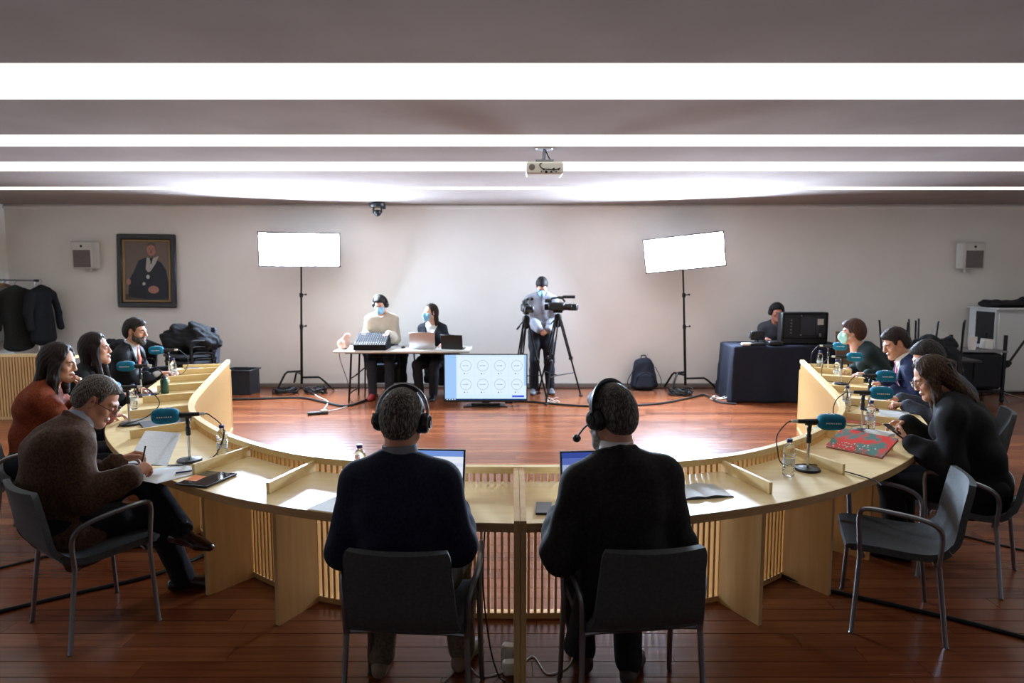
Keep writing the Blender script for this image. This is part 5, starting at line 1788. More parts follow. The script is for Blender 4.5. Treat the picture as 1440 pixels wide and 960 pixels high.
part('mixer_case', MB().prism([(-.20, .0), (.20, .0), (.20, .075), (-.16, .215), (-.20, .215)], -.225, .225, 0, Matrix(((0, 0, 1, 0), (1, 0, 0, 0), (0, 1, 0, 0), (0, 0, 0, 1)))), pmat('mixer_panel', (22, 24, 28), .8, 0, .2), t, smooth=False)
kn = MB(); fd = MB()
for r in range(7):
    for c in range(14):
        y_ = .185 - r * .046; z_ = .075 + (.20 - y_) / .36 * .14
        (fd if r < 2 else kn).lathe([(.009, 0), (.009, .016), (.001, .018)], 8, (-.205 + c * .0315, y_, z_))
o = part('knob_row', kn, pmat('grey_knobs', (150, 152, 158), .4), t); o['kind'] = 'stuff'
o = part('fader_row', fd, MT['plug'], t); o['kind'] = 'stuff'
pl = MB()
for c in range(12):
    pl.tube([(-.20 + c * .036, -.203, .17), (-.20 + c * .036, -.235, .165), (-.20 + c * .036 + .01, -.26, .06)], .006, 6)
o = part('plug_row', pl, MT['rubber'], t); o['kind'] = 'stuff'
laptop('laptop', 'silver laptop seen from behind on the white table', -1.265, 9.70, 180, .36, .25, 14, MT['alu'], pmat('screen_off', (30, 32, 38), .2), zz=tz)
laptop('laptop', 'black laptop at the right end of the white table', -.83, 9.66, 172, .31, .21, 12, MT['black'], pmat('screen_off2', (30, 32, 38), .2), zz=tz)
# paper bag of food
F = Field((-.12, -.10, -.02), (.12, .10, .24), .009)
F.ell((-.01, 0, .05), (.09, .07, .07), .03); F.cap((0, 0, .08), (.03, .0, .17), .05, .028, .03); F.ell((.045, .01, .165), (.045, .03, .02), .02)
F.wrinkle(.012, 45, 3)
t = link('paper_bag', np_mesh('paper_bag', [F.mesh()], pmat('pink_paper', (226, 186, 166), .7)), None, (-2.37, 9.60, tz + .02))
tag(t, 'crumpled pinkish paper bag at the left end of the white table', 'bag')
t = thing('drinking_glass', 'small clear glass beside the paper bag on the white table', 'glass', (-2.235, 9.55, tz))
part('glass_body', MB().lathe([(.001, 0), (.028, 0), (.034, .10), (.031, .10), (.026, .006), (.001, .006)], 18), gl, t)
quad_sheet('paper_sheet', [(-1.72, 9.50, tz + .001), (-1.50, 9.48, tz + .001), (-1.46, 9.70, tz + .001), (-1.70, 9.74, tz + .001)], PAPER, 'white sheet between mixer and silver laptop on white table', 'paper')
tag(part('computer_mouse', MB().ell((0, 0, .012), (.032, .055, .022), 16, 8), MT['black'], None, (-1.56, 9.72, tz + .004)), 'black mouse left of the silver laptop', 'mouse')
quad_sheet('paper_sheet', [(-1.10, 9.46, tz + .001), (-.93, 9.47, tz + .001), (-.92, 9.60, tz + .001), (-1.10, 9.60, tz + .001)], PAPER, 'white sheet between the two laptops on the white table', 'paper')

def blob(name, label, cat, loc, prims, mat, wr=.02, fr=14, seed=0, h=.018, rz=0, parent=None, floor=None, label_on=True):
    lo = np.min([np.minimum(np.array(p[1]), np.array(p[2])) for p in prims], 0) - .25
    hi = np.max([np.maximum(np.array(p[1]), np.array(p[2])) for p in prims], 0) + .25
    F = Field(lo, hi, h)
    for p in prims:
        if p[0] == 'e': F.ecap(*p[1:])
        else: F.cap(*p[1:])
    F.wrinkle(wr, fr, seed); F.wrinkle(wr * .55, fr * 2.3, seed + 50); F.wrinkle(wr * .3, fr * 5, seed + 90)
    if floor is not None:
        X, Y, Z = F.all(); F.f = np.maximum(F.f, floor - Z)
    o = link(name, np_mesh(name, [F.mesh()], mat), parent, loc, (0, 0, rz))
    if parent is None: tag(o, label, cat)
    return o
COATBK = cm((20, 21, 24), .85, 1.4)
# coats over the chairs of the two at the white table
blob('coat', 'black coat hanging over the chair of the sound engineer', 'coat', (-1.93, 10.38, 0), [('e', (-.22, 0, .62), (.22, 0, .62), (0, 0, 1), (.10, .05), (.10, .05), .05), ('e', (0, .03, .60), (0, .05, .16), (1, 0, 0), (.34, .05), (.30, .045), .05)], COATBK, .016, 16, 2)
blob('coat', 'dark coat hanging over the chair of the woman in the blazer', 'coat', (-1.10, 10.42, 0), [('e', (-.2, 0, .80), (.2, 0, .80), (0, 0, 1), (.07, .05), (.07, .05), .05), ('e', (0, .03, .74), (0, .05, .14), (1, 0, 0), (.30, .05), (.28, .045), .05)], COATBK, .016, 16, 4)

# ------------------------------------------------------------------ video cameras on tripods
def tripod(name, label, x, y, h, feet, yaw=0):
    t = thing(name, label, 'tripod', (x, y, 0), 0, 'camera tripods')
    part('bowl', MB().lathe([(.001, h - .20), (.03, h - .20), (.05, h - .16), (.055, h - .06), (.045, h - .02), (.001, h)], 16), MT['blackm'], t)
    for fx, fy in feet:
        a = Vector((fx * .10, fy * .10, h - .10)); b = Vector((fx, fy, .012))
        m = a.lerp(b, .5)
        d = Vector((-fy, fx, 0)).normalized() * .022
        leg = part('leg', MB().tube([a + d, m + d], .011, 8).tube([a - d, m - d], .011, 8).tube([a.lerp(b, .42), a.lerp(b, .98)], .013, 8), MT['blackm'], t)
        part('clamp', MB().box(m, (.06, .035, .05), (0, 0, math.atan2(fy, fx)), bev=.008), MT['black'], leg)
        part('foot', MB().box(b, (.05, .05, .024), (0, 0, math.atan2(fy, fx)), bev=.006), MT['rubber'], leg)
    hub = Vector((0, 0, .34))
    sp = MB()
    for fx, fy in feet:
        sp.tube([hub, Vector((fx * .72, fy * .72, .36))], .008, 6)
    part('spreader', sp, MT['blackm'], t)
    part('pan_handle', MB().tube([(0, .05, h - .04), (-.12, .30, h - .22)], .009, 8).tube([(-.09, .25, h - .185), (-.125, .31, h - .23)], .014, 8), MT['blackm'], t)
    return t
def video_camera(label, x, y, z, yaw):
    """lens points to +x"""
    t = thing('video_camera', label, 'camera', (x, y, z), D(yaw), 'video cameras on tripods')
    b = MT['black']
    part('camera_plate', MB().box((0, 0, -.055), (.13, .07, .03), bev=.006), MT['blackm'], t)
    part('camera_body', MB().box((-.02, 0, .02), (.24, .12, .12), bev=.02).box((.05, .065, .02), (.12, .02, .08), bev=.006), b, t)
    R = Matrix.Rotation(PI / 2, 3, 'Y')
    ln = part('lens', MB().lathe([(.045, .09), (.048, .11), (.044, .14), (.050, .16), (.050, .20)], 20, (0, 0, .015), 0, R), b, t)
    part('lens_hood', MB().box((.245, 0, .015), (.08, .125, .095), bev=.01), b, t)
    part('lens_glass', MB().lathe([(.001, .286), (.038, .286), (.038, .288), (.001, .290)], 18, (0, 0, .015), 0, R), pmat('lens_glass', (26, 30, 44), .05, 0, .8), ln)
    part('handle', MB().tube(crom([(-.10, 0, .08), (-.09, 0, .135), (.05, 0, .140), (.10, 0, .085)], 4), .014, 8), b, t)
    part('viewfinder', MB().box((-.145, .0, .10), (.10, .06, .055), bev=.012), b, t)
    part('shotgun_microphone', MB().tube([(-.02, .045, .155), (.22, .045, .158)], .011, 10).tube([(.06, .045, .157), (.24, .045, .158)], .022, 12).box((.02, .035, .15), (.04, .05, .035), bev=.006), b, t)
    part('battery', MB().box((-.165, 0, .01), (.06, .075, .09), bev=.008), MT['blackm'], t)
    return t
tripod('camera_tripod', 'black tripod in front of the camera operator, right one', .66, 9.78, 1.24, ((-.19, -.50), (.36, .20), (-.26, .42)))
video_camera('black video camera pointing right before the camera operator', .66, 9.78, 1.315, -18)
tripod('camera_tripod', 'black tripod behind the television, left of the camera operator', .20, 9.72, 1.22, ((-.20, -.28), (.30, -.06), (-.12, .36)))
video_camera('black video camera facing the desk, left of the camera operator', .20, 9.72, 1.295, -82)

# ------------------------------------------------------------------ draped table, case, small monitor
F = Field((-.95, -.50, -.02), (.95, .50, .86), .02)
X, Y, Z = F.all()
fl_ = .80 - Z
bx = np.maximum(np.abs(X) - (.80 + .05 * fl_ + .018 * np.sin(Y * 17) * np.clip(fl_ * 2, 0, 1)), np.abs(Y) - (.335 + .05 * fl_ + .020 * np.sin(X * 13 + .6 * np.sin(X * 5)) * np.clip(fl_ * 2, 0, 1)))
F.f = np.maximum(np.maximum(bx * .8, Z - .80 - .004 * np.sin(X * 9)), .006 - Z)
t = link('draped_table', np_mesh('draped_table', [F.mesh()], cm((24, 27, 38), .9, 1.25)), None, (3.90, 9.80, 0))
tag(t, 'table draped to the floor in black cloth, right of the right studio light', 'table')
dz = .803
t = thing('equipment_case', 'upright black equipment case with a white label on the draped table', 'case', (4.14, 9.70, dz + .008))
part('case_shell', MB().box((0, 0, .225), (.66, .16, .45), bev=.012), MT['black'], t)
part('case_rim', MB().box((0, -.086, .43), (.64, .014, .025)).box((0, -.086, .085), (.64, .014, .02)).box((-.31, -.086, .25), (.02, .014, .36)).box((.31, -.086, .25), (.02, .014, .36)), MT['blackm'], t, smooth=False)
part('vent_panel', MB().box((.04, -.083, .26), (.20, .008, .26), bev=.003).box((.17, -.083, .26), (.04, .008, .26), bev=.003), pmat('dark_panel', (34, 37, 46), .4), t)
sk = MB()
for i in range(5): sk.lathe([(.011, 0), (.011, .008), (.001, .009)], 10, (-.20, -.084, .16 + i * .045), 0, Matrix.Rotation(PI / 2, 3, 'X'))
for zz_ in (.40, .13): sk.lathe([(.010, 0), (.010, .01), (.001, .011)], 10, (-.06, -.084, zz_), 0, Matrix.Rotation(PI / 2, 3, 'X'))
o = part('socket_row', sk, MT['steel'], t); o['kind'] = 'stuff'
part('white_sticker', MB().box((.215, -.088, .315), (.085, .003, .085)), pmat('sticker', (176, 172, 164), .6), t, smooth=False)
part('latch', MB().box((.215, -.092, .13), (.03, .012, .05), bev=.004), MT['steel'], t)
t = thing('small_monitor', 'small black monitor left of the equipment case', 'monitor', (3.50, 9.68, dz))
part('stand', MB().lathe([(.001, 0), (.06, 0), (.055, .012), (.012, .016), (.012, .07)], 16), MT['black'], t)
part('monitor_body', MB().box((0, 0, .125), (.20, .035, .13), bev=.008), MT['black'], t)
part('monitor_arm', MB().box((-.115, .0, .125), (.02, .02, .08), bev=.004), MT['steel'], t)
tag(part('switch_box', MB().box((0, 0, .02), (.22, .14, .035), bev=.008), MT['black'], None, (3.44, 9.55, dz)), 'flat black switch box at the front of the draped table', 'box')
tag(part('power_adapter', MB().box((0, 0, .02), (.12, .06, .035), bev=.008), MT['plug'], None, (3.27, 9.50, dz)), 'pale power adapter on the left of the draped table', 'adapter')
tag(part('control_unit', MB().box((0, 0, .03), (.20, .16, .055), bev=.01).lathe([(.012, .058), (.012, .075), (.001, .076)], 10, (.04, 0, 0)), MT['black'], None, (3.70, 9.58, dz)), 'small black control unit below the small monitor', 'control unit')
# plain brown chair by the draped table
t = thing('wooden_chair', 'brown wooden chair at the right end of the draped table', 'chair', (4.72, 9.25, 0), D(20))
BRN = wood('brown_wood', (96, 74, 58), (122, 96, 76), (4, 4, 30), .5)
part('seat', MB().box((0, 0, .45), (.42, .42, .03), bev=.01), BRN, t)
part('backrest', MB().box((0, .20, .78), (.40, .022, .46), (D(-6), 0, 0), bev=.008), BRN, t)
for sx in (-1, 1):
    for sy in (-1, 1):
        part('leg', MB().box((sx * .18, sy * .18, .22), (.035, .035, .44)), BRN, t, smooth=False)

# ------------------------------------------------------------------ backpack and crate
F = Field((-.30, -.22, -.03), (.30, .22, .56), .012)
F.ecap((0, .02, .08), (0, .05, .40), (1, 0, 0), (.20, .11), (.15, .10), .04); F.ecap((0, -.09, .07), (0, -.07, .22), (1, 0, 0), (.15, .06), (.13, .05), .03)
F.cap((-.17, -.02, .08), (-.13, .02, .36), .05, .03, .03); F.cap((.17, -.02, .08), (.13, .02, .36), .05, .03, .03)
F.wrinkle(.006, 26, 7)
X, Y, Z = F.all(); F.f = np.maximum(F.f, .004 - Z)
t = thing('backpack', 'black backpack on the floor against the back wall', 'backpack', (2.06, 10.55, 0), D(4))
link('bag_body', np_mesh('bag_body', [F.mesh()], cm((26, 29, 38), .8, 1.3)), t)
part('carry_loop', MB().tube(crom([(-.04, .05, .48), (-.03, .05, .53), (.03, .05, .53), (.04, .05, .48)], 5), .009, 8), MT['rubber'], t)
part('strap', MB().tube(crom([(.17, -.02, .36), (.26, -.04, .16), (.23, -.08, .03)], 6), .013, 8, flat=.4), MT['rubber'], t)
part('strap', MB().tube(crom([(-.16, -.02, .34), (-.27, -.05, .14), (-.24, -.10, .03), (-.32, -.16, .012)], 6), .013, 8, flat=.4), MT['rubber'], t)
part('zip', MB().tube(crom([(-.15, -.085, .06), (-.13, -.10, .20), (0, -.10, .28), (.13, -.10, .20), (.15, -.085, .06)], 6), .0045, 6), MT['blackm'], t)
t = thing('storage_crate', 'open black plastic crate on the floor beside the chair stack', 'crate', (-4.09, 10.24, 0), D(-6))
cr = MB()
for c, d in (((0, -.145, .18), (.40, .012, .36)), ((0, .145, .18), (.40, .012, .36)), ((-.195, 0, .18), (.012, .29, .36)), ((.195, 0, .18), (.012, .29, .36)), ((0, 0, .008), (.39, .29, .012))):
    cr.box(c, d)
part('crate_body', cr, pmat('crate_plastic', (40, 46, 54), .45), t, smooth=False)
rim = MB()
for c, d in (((0, -.158, .365), (.45, .035, .02)), ((0, .158, .365), (.45, .035, .02)), ((-.21, 0, .365), (.035, .30, .02)), ((.21, 0, .365), (.035, .30, .02))):
    rim.box(c, d, bev=.004)
part('rim', rim, pmat('crate_rim', (46, 52, 60), .4), t)
rb = MB()
for x in (-.12, 0, .12): rb.box((x, -.154, .17), (.02, .008, .32))
part('rib', rb, pmat('crate_rib', (44, 50, 58), .45), t, smooth=False)

# ------------------------------------------------------------------ coats, bags and chairs by the left back wall
blob('coat', 'crumpled black coat heaped on top of the chair stack', 'coat', (-4.45, 9.46, .0), [('e', (-.22, 0, .86), (.24, 0, .86), (0, 1, 0), (.22, .15), (.22, .14), .06), ('e', (-.16, .02, .98), (.14, .0, 1.00), (0, 1, 0), (.18, .12), (.16, .10), .06), ('c', (-.30, -.1, .92), (-.20, -.12, .62), .09, .06, .05), ('c', (.02, -.06, 1.08), (.22, -.03, 1.02), .05, .04, .04), ('c', (-.24, 0, 1.04), (.0, -.03, 1.11), .03, .03, .04)], COATBK, .03, 17, 5, .016)
blob('coat', 'black coat thrown over the dark chair left of the stack', 'coat', (-5.36, 9.52, 0), [('e', (-.22, 0, .76), (.24, 0, .78), (0, 1, 0), (.20, .14), (.20, .12), .06), ('c', (.25, -.1, .84), (.62, -.14, .74), .05, .04, .04), ('e', (-.1, -.05, .70), (-.05, -.10, .40), (1, 0, 0), (.24, .10), (.2, .08), .06)], COATBK, .03, 15, 6, .018)
t = thing('coat_rack', 'metal clothes rail along the left end of the back wall', 'coat rack', (-7.25, 10.40, 0))
part('rail', MB().tube([(.02, 0, 1.70), (-.66, 0, 1.71)], .013, 10), MT['steel'], t)
part('post', MB().tube([(0, 0, 0), (0, 0, 1.72)], .014, 10), MT['alu'], t)
part('post', MB().tube([(-.62, 0, 0), (-.62, 0, 1.72)], .014, 10), MT['alu'], t)
part('end_cap', MB().box((.03, 0, 1.70), (.07, .035, .035), bev=.006), MT['black'], t)
part('foot_bar', MB().tube([(0, -.22, .02), (0, .22, .02)], .014, 8), MT['alu'], t)
def hung(label, x, y, col, w, z0, seed, hmat=MT['steel'], yaw=0):
    t = thing('hanging_coat', label, 'coat', (x, y, 0), D(yaw), 'coats on the clothes rail')
    F = Field((-.40, -.22, z0 - .05), (.40, .22, 1.66), .016)
    F.ecap((0, 0, 1.52), (0, 0, z0 + .12), (1, 0, 0), (w * .75, .07), (w, .11), .05)
    for s_ in (-1, 1):
        F.cap((0, 0, 1.585), (s_ * w * .85, 0, 1.50), .045, .05, .04)
        F.chain([(s_ * w * .95, 0, 1.48), (s_ * (w + .06), -.02, 1.20), (s_ * (w + .05), -.05, .98)], [.062, .055, .05], .02)
    F.wrinkle(.014, 17, seed)
    link('coat_body', np_mesh('coat_body', [F.mesh()], col), t)
    part('hanger', MB().tube(crom([(0, 0, 1.62), (0, 0, 1.66), (.022, 0, 1.69), (0, 0, 1.722), (-.020, 0, 1.70)], 5), .0035, 6).tube([(-w * .8, 0, 1.545), (0, 0, 1.625), (w * .8, 0, 1.545)], .008, 6), hmat, t)
hung('long black coat at the right end of the clothes rail', -7.17, 10.42, COATBK, .20, .70, 1, yaw=75)
hung('dark grey-green coat second on the clothes rail', -7.52, 10.36, cm((34, 36, 34), .9), .20, .60, 2, yaw=40)
WOODH = wood('hanger_wood', (104, 74, 46), (128, 94, 60), (8, 8, 8), .45)
hung('pale grey garment at the left end of the clothes rail', -7.74, 10.44, cm((150, 152, 150), .9, 1.05), .17, .75, 3, WOODH, yaw=8)
for k in range(4):
    t = thing('clothes_hanger', 'empty wooden hanger, %s of four over the pale garment' % ('first', 'second', 'third', 'last')[k], 'hanger', (-7.86 + k * .06, 10.36, 1.71), D(62 + k * 6), 'empty wooden hangers')
    part('hook', MB().tube(crom([(0, 0, -.07), (0, 0, -.035), (.02, 0, -.01), (0, 0, .016), (-.018, 0, -.002)], 5), .003, 6), MT['steel'], t)
    part('hanger_arms', MB().tube(crom([(-.21, 0, -.165), (-.10, 0, -.10), (0, 0, -.07), (.10, 0, -.10), (.21, 0, -.165)], 5), .014, 8, flat=1.6), WOODH, t)

# spare slatted desk section, far left
t = thing('spare_desk_section', 'pale slatted desk section standing apart at the far left', 'desk', (-6.30, 8.35, 0), D(3))
part('top_rail', MB().box((0, 0, .80), (1.26, .045, .035)), MT['birch'], t, smooth=False)
part('base_rail', MB().box((0, 0, .02), (1.26, .045, .035)), MT['birchv'], t, smooth=False)
part('worktop', MB().box((0, .29, .722), (1.26, .53, .036)), MT['birch'], t, smooth=False)
for sx in (-1, 1): part('side_panel', MB().box((sx * .60, .20, .35), (.024, .34, .70)), MT['birchv'], t, smooth=False)
sm = MB().box((0, 0, .408), (.022, .034, .748)).mesh('slat', MT['birchv'], smooth=False)
for k in range(36): link('slat', sm, t, (-.615 + k * .0352, 0, 0))

# ------------------------------------------------------------------ right back corner
t = thing('side_table', 'black side table under the upturned chairs', 'table', (5.2, 8.60, 0), D(-4))
part('tabletop', MB().box((0, 0, .735), (1.1, .62, .03), bev=.006), MT['black'], t)
for sx in (-1, 1):
    for sy in (-1, 1):
        part('leg', MB().box((sx * .5, sy * .27, .36), (.04, .04, .72)), MT['blackm'], t, smooth=False)
blob('coat', 'black coat heaped over the upturned chairs on the side table', 'coat', (5.22, 8.56, .0), [('e', (-.24, -.20, .90), (.16, -.22, .92), (0, 0, 1), (.13, .08), (.13, .08), .06), ('e', (-.2, -.28, .86), (-.22, -.36, .38), (1, 0, 0), (.16, .05), (.18, .06), .05), ('e', (.12, -.28, .86), (.16, -.36, .30), (1, 0, 0), (.15, .05), (.17, .06), .05)], COATBK, .03, 15, 9, .018)
t = thing('metal_cabinet', 'white metal cabinet standing against the wall at far right', 'cabinet', (7.76, 10.40, 0))
CAB = pmat('cabinet_paint', (196, 198, 196), .5)
part('cabinet_body', MB().box((.02, .05, .66), (1.14, .60, 1.24)), CAB, t, smooth=False)
part('cabinet_top', MB().box((.02, .02, 1.285), (1.22, .70, .03), bev=.006), CAB, t)
part('open_bay', MB().box((-.552, -.02, .98), (.012, .40, .50)), pmat('dark_bay', (20, 20, 22), .6), t, smooth=False)
part('door', MB().box((-.26, -.262, .64), (.52, .022, 1.16), bev=.004), CAB, t)
d2 = part('door', MB().box((.30, -.262, .64), (.52, .022, 1.16), bev=.004), CAB, t)
part('handle', MB().box((.12, -.28, .70), (.02, .02, .12), bev=.004), MT['steel'], d2)
part('plinth', MB().box((.02, .05, .025), (1.10, .56, .05)), MT['black'], t, smooth=False)
blob('garment_bag', 'black folded bag with a red edge on top of the white cabinet', 'bag', (7.62, 10.30, 1.30), [('e', (-.44, 0, .05), (.5, 0, .06), (0, 1, 0), (.24, .045), (.24, .055), .05), ('c', (.05, .0, .11), (.5, .05, .12), .04, .05, .03)], cm((26, 26, 28), .8, 1.4), .02, 14, 12, .016, floor=.003)
tag(part('black_box', MB().box((0, 0, .05), (.34, .2, .10), bev=.01), MT['black'], None, (8.0, 10.30, 1.46)), 'small black box on top of the folded bag', 'box')
t = thing('av_trolley', 'black equipment trolley with a covered shelf in front of the white cabinet', 'trolley', (6.55, 9.75, 0), D(-6))
for sx in (-1, 1):
    for sy in (-1, 1):
        ps = part('post', MB().box((sx * .36, sy * .24, .50), (.035, .035, .90)), MT['blackm'], t, smooth=False)
        part('caster', MB().lathe([(.001, -.016), (.035, -.014), (.035, .014), (.001, .016)], 14, (sx * .36, sy * .24, .035), 0, Matrix.Rotation(PI / 2, 3, 'Y')), MT['rubber'], ps)
part('shelf', MB().box((0, 0, .72), (.78, .54, .025), bev=.004), pmat('grey_shelf', (120, 122, 124), .4), t)
part('shelf', MB().box((0, 0, .16), (.78, .54, .025), bev=.004), MT['blackm'], t)
part('equipment_cover', MB().box((0, -.02, .44), (.70, .50, .50), bev=.04), cm((24, 24, 27), .85), t)
for k, w_ in enumerate(('bottom', 'second', 'third', 'topmost')):
    t = thing('paper_cup', '%s white paper cup of the stack on the black trolley' % w_, 'cup', (6.52, 9.62, .733 + .016 * k), 0, 'stacked white paper cups')
    part('cup', MB().lathe([(.001, .002), (.043, 0), (.055, .13), (.053, .13), (.0415, .004), (.001, .005)], 20), MT['white'], t)
    part('cup_rim', MB().lathe([(.0535, .128), (.058, .127), (.058, .134), (.0535, .134), (.0535, .128)], 20, cap=False), MT['white'], t)
tag(part('tissue_box', MB().box((0, 0, .07), (.12, .12, .14), (0, D(6), 0), bev=.004), MT['white'], None, (6.78, 9.70, .738)), 'white box at the right end of the black trolley', 'box')
tag(part('white_board', MB().box((0, 0, .16), (.22, .02, .34), (D(-12), D(16), 0), bev=.003), pmat('board_white', (188, 188, 186), .5), None, (6.02, 9.62, .66), (0, 0, D(-10))), 'tilted white panel leaning beside the black trolley', 'board')
tag(part('cardboard_box', MB().box((0, 0, .32), (.36, .34, .64), bev=.01), MT['black'], None, (5.98, 9.66, 0)), 'black box on the floor left of the trolley', 'box')
t = thing('light_stand', 'folded black stand leaning across the white cabinet', 'stand', (6.98, 9.60, 0))
part('pole', MB().tube([(0, 0, .04), (0, 0, .50)], .014, 8), MT['blackm'], t)
part('boom', MB().tube([(0, 0, .45), (.50, .10, 1.10)], .016, 8).box((.06, .012, .53), (.07, .05, .09), (0, D(35), 0), bev=.01), MT['blackm'], t)
for a in (.2, 2.3, 4.4):
    part('leg', MB().tube([(0, 0, .12), (.36 * math.cos(a), .30 * math.sin(a), .016)], .010, 8), MT['steel'], t)

# ------------------------------------------------------------------ on the walls and ceiling
def wall_speaker(label, x, z):
    t = thing('wall_speaker', label, 'loudspeaker', (x, YB - .12, z), 0, 'white wall loudspeakers')
    wv = pmat('speaker_shell', (206, 204, 196), .5) if 'spk' not in MT else MT['spk']; MT['spk'] = wv
    part('cabinet', MB().box((0, 0, 0), (.34, .20, .42), bev=.02), wv, t)
    part('grille', MB().box((0, -.102, -.055), (.265, .012, .265), bev=.004), MT['grille'], t)
    part('tweeter', MB().lathe([(.001, 0), (.020, 0), (.020, .006), (.001, .007)], 14, (.0, -.100, .135), 0, Matrix.Rotation(PI / 2, 3, 'X')), MT['black'], t)
    part('horn', MB().box((0, -.101, .135), (.24, .008, .08), bev=.004), wv, t)
    part('bracket', MB().box((.0, .06, -.235), (.09, .06, .06), bev=.01), wv, t)
wall_speaker('white wall loudspeaker left of the portrait painting', -6.62, 2.09)
wall_speaker('white wall loudspeaker high on the right of the back wall', 7.12, 2.08)

t = thing('portrait_painting', 'dark framed oil portrait of a seated man in a robe', 'painting', (-5.72, YB - .05, 1.845))
t.rotation_euler = (D(-2.5), D(.6), 0)
pw_, ph_ = .92, 1.14
FRM = pmat('dark_frame', (34, 30, 32), .35); GLD = pmat('gilt_edge', (132, 106, 66), .4, .3)
for c, d in (((0, 0, ph_ / 2 - .04), (pw_, .05, .085)), ((0, 0, -ph_ / 2 + .04), (pw_, .05, .085)), ((-pw_ / 2 + .04, 0, 0), (.085, .05, ph_ - .1)), ((pw_ / 2 - .04, 0, 0), (.085, .05, ph_ - .1))):
    part('frame_bar', MB().box(c, d, bev=.014), FRM, t)
for c, d in (((0, 0, ph_ / 2 - .10), (pw_ - .17, .03, .035)), ((0, 0, -ph_ / 2 + .10), (pw_ - .17, .03, .035)), ((-pw_ / 2 + .10, 0, 0), (.035, .03, ph_ - .2)), ((pw_ / 2 - .10, 0, 0), (.035, .03, ph_ - .2))):
    part('gilt_bar', MB().box(c, d, bev=.006), GLD, t)
cv = MB()
pal = [(112, 98, 90), (34, 38, 50), (168, 118, 104), (172, 170, 164), (24, 26, 34), (74, 60, 50), (196, 196, 190), (88, 78, 72), (96, 84, 76)]
def poly(pts, mi, dy):
    cv.add([(x, .004 - dy, z_) for x, z_ in pts], [tuple(range(len(pts)))], mi)
def oval(cx, cz_, rx, rz, mi, dy, n=20):
    poly([(cx + rx * math.cos(2 * PI * k / n), cz_ + rz * math.sin(2 * PI * k / n)) for k in range(n)], mi, dy)
poly([(-.37, -.48), (.37, -.48), (.37, .48), (-.37, .48)], 0, 0)
poly([(-.37, -.48), (.37, -.48), (.37, -.40), (-.37, -.36)], 5, .0005)
poly([(-.30, -.40), (-.28, -.14), (-.20, .0), (-.13, .16), (-.02, .21), (.10, .19), (.22, .14), (.30, .02), (.34, -.2), (.36, -.42), (.1, -.46)], 1, .001)
poly([(-.30, -.40), (-.24, -.22), (-.05, -.24), (.0, -.44)], 4, .0012)
oval(.075, .335, .072, .100, 2, .002)
poly([(.0, .36), (.02, .43), (.075, .45), (.135, .43), (.150, .34), (.140, .30), (.132, .38), (.075, .41), (.02, .39)], 7, .0022)
oval(.05, .345, .012, .006, 4, .0026, 10); oval(.10, .345, .012, .006, 4, .0026, 10); oval(.072, .29, .022, .006, 5, .0026, 10); oval(.072, .315, .010, .02, 8, .0024, 10)
poly([(.0, .21), (.06, .20), (.055, .04), (.02, -.02), (-.02, .03)], 3, .0022)
poly([(.10, .20), (.19, .235), (.14, .12), (.06, .0), (.03, -.02), (.05, .08)], 3, .0023)
poly([(.045, .20), (.10, .21), (.07, .10)], 4, .0025)
oval(.015, -.09, .028, .032, 6, .0026, 14); oval(-.05, -.20, .024, .026, 3, .0026, 14)
oval(.10, -.29, .085, .06, 2, .0026, 16); oval(-.29, -.17, .035, .05, 2, .0026, 14)
part('canvas', cv, [pmat('paint_%d' % i, c, .6) for i, c in enumerate(pal)], t, smooth=False)

t = thing('projector', 'grey ceiling projector hanging below the light strips', 'projector', (.28, 6.06, 2.70))
PRJ = pmat('projector_shell', (212, 210, 202), .45)
part('projector_body', MB().box((0, 0, 0), (.315, .26, .105), bev=.015), PRJ, t)
part('mount_plate', MB().lathe([(.001, .172), (.07, .172), (.075, .179), (.001, .1795)], 20), MT['alu'], t)
part('mount_arm', MB().tube([(0, 0, .175), (0, 0, .10), (-.01, 0, .085)], .016, 10).box((0, 0, .072), (.16, .14, .014)).box((-.06, .04, .062), (.02, .02, .03)).box((.06, .04, .062), (.02, .02, .03)), MT['steel'], t)
pp = MB()
for i in range(8): pp.lathe([(.006 + .003 * (i % 3), 0), (.006 + .003 * (i % 3), .004), (.001, .005)], 10, (-.03 + i * .021, -.130, -.035 + .022 * (i % 2)), 0, Matrix.Rotation(PI / 2, 3, 'X'))
o = part('socket_row', pp, MT['black'], t); o['kind'] = 'stuff'
part('vent', MB().lathe([(.001, 0), (.026, 0), (.026, .003), (.001, .004)], 18, (-.11, -.130, .005), 0, Matrix.Rotation(PI / 2, 3, 'X')), MT['grille'], t)
part('cable', MB().tube(crom([(.01, .0, .17), (.03, -.02, .12), (.05, -.05, .06), (-.04, -.14, .03), (-.02, -.15, -.01), (.08, -.15, -.02), (.13, -.135, -.005)], 6), .005, 6), MT['rubber'], t)

t = thing('dome_camera', 'black ceiling camera above the white table', 'camera', (-2.04, 10.50, 2.88))
part('mount', MB().lathe([(.11, -.075), (.12, -.06), (.12, -.02), (.07, -.001), (.001, -.001)], 22).box((.10, 0, -.06), (.05, .05, .09), bev=.01), MT['black'], t)
part('yoke', MB().box((-.06, 0, -.115), (.018, .05, .10)).box((.06, 0, -.115), (.018, .05, .10)), MT['black'], t, smooth=False)
part('camera_head', MB().lathe([(.001, -.215), (.03, -.205), (.055, -.175), (.058, -.14), (.04, -.115), (.001, -.11)], 20), MT['black'], t)

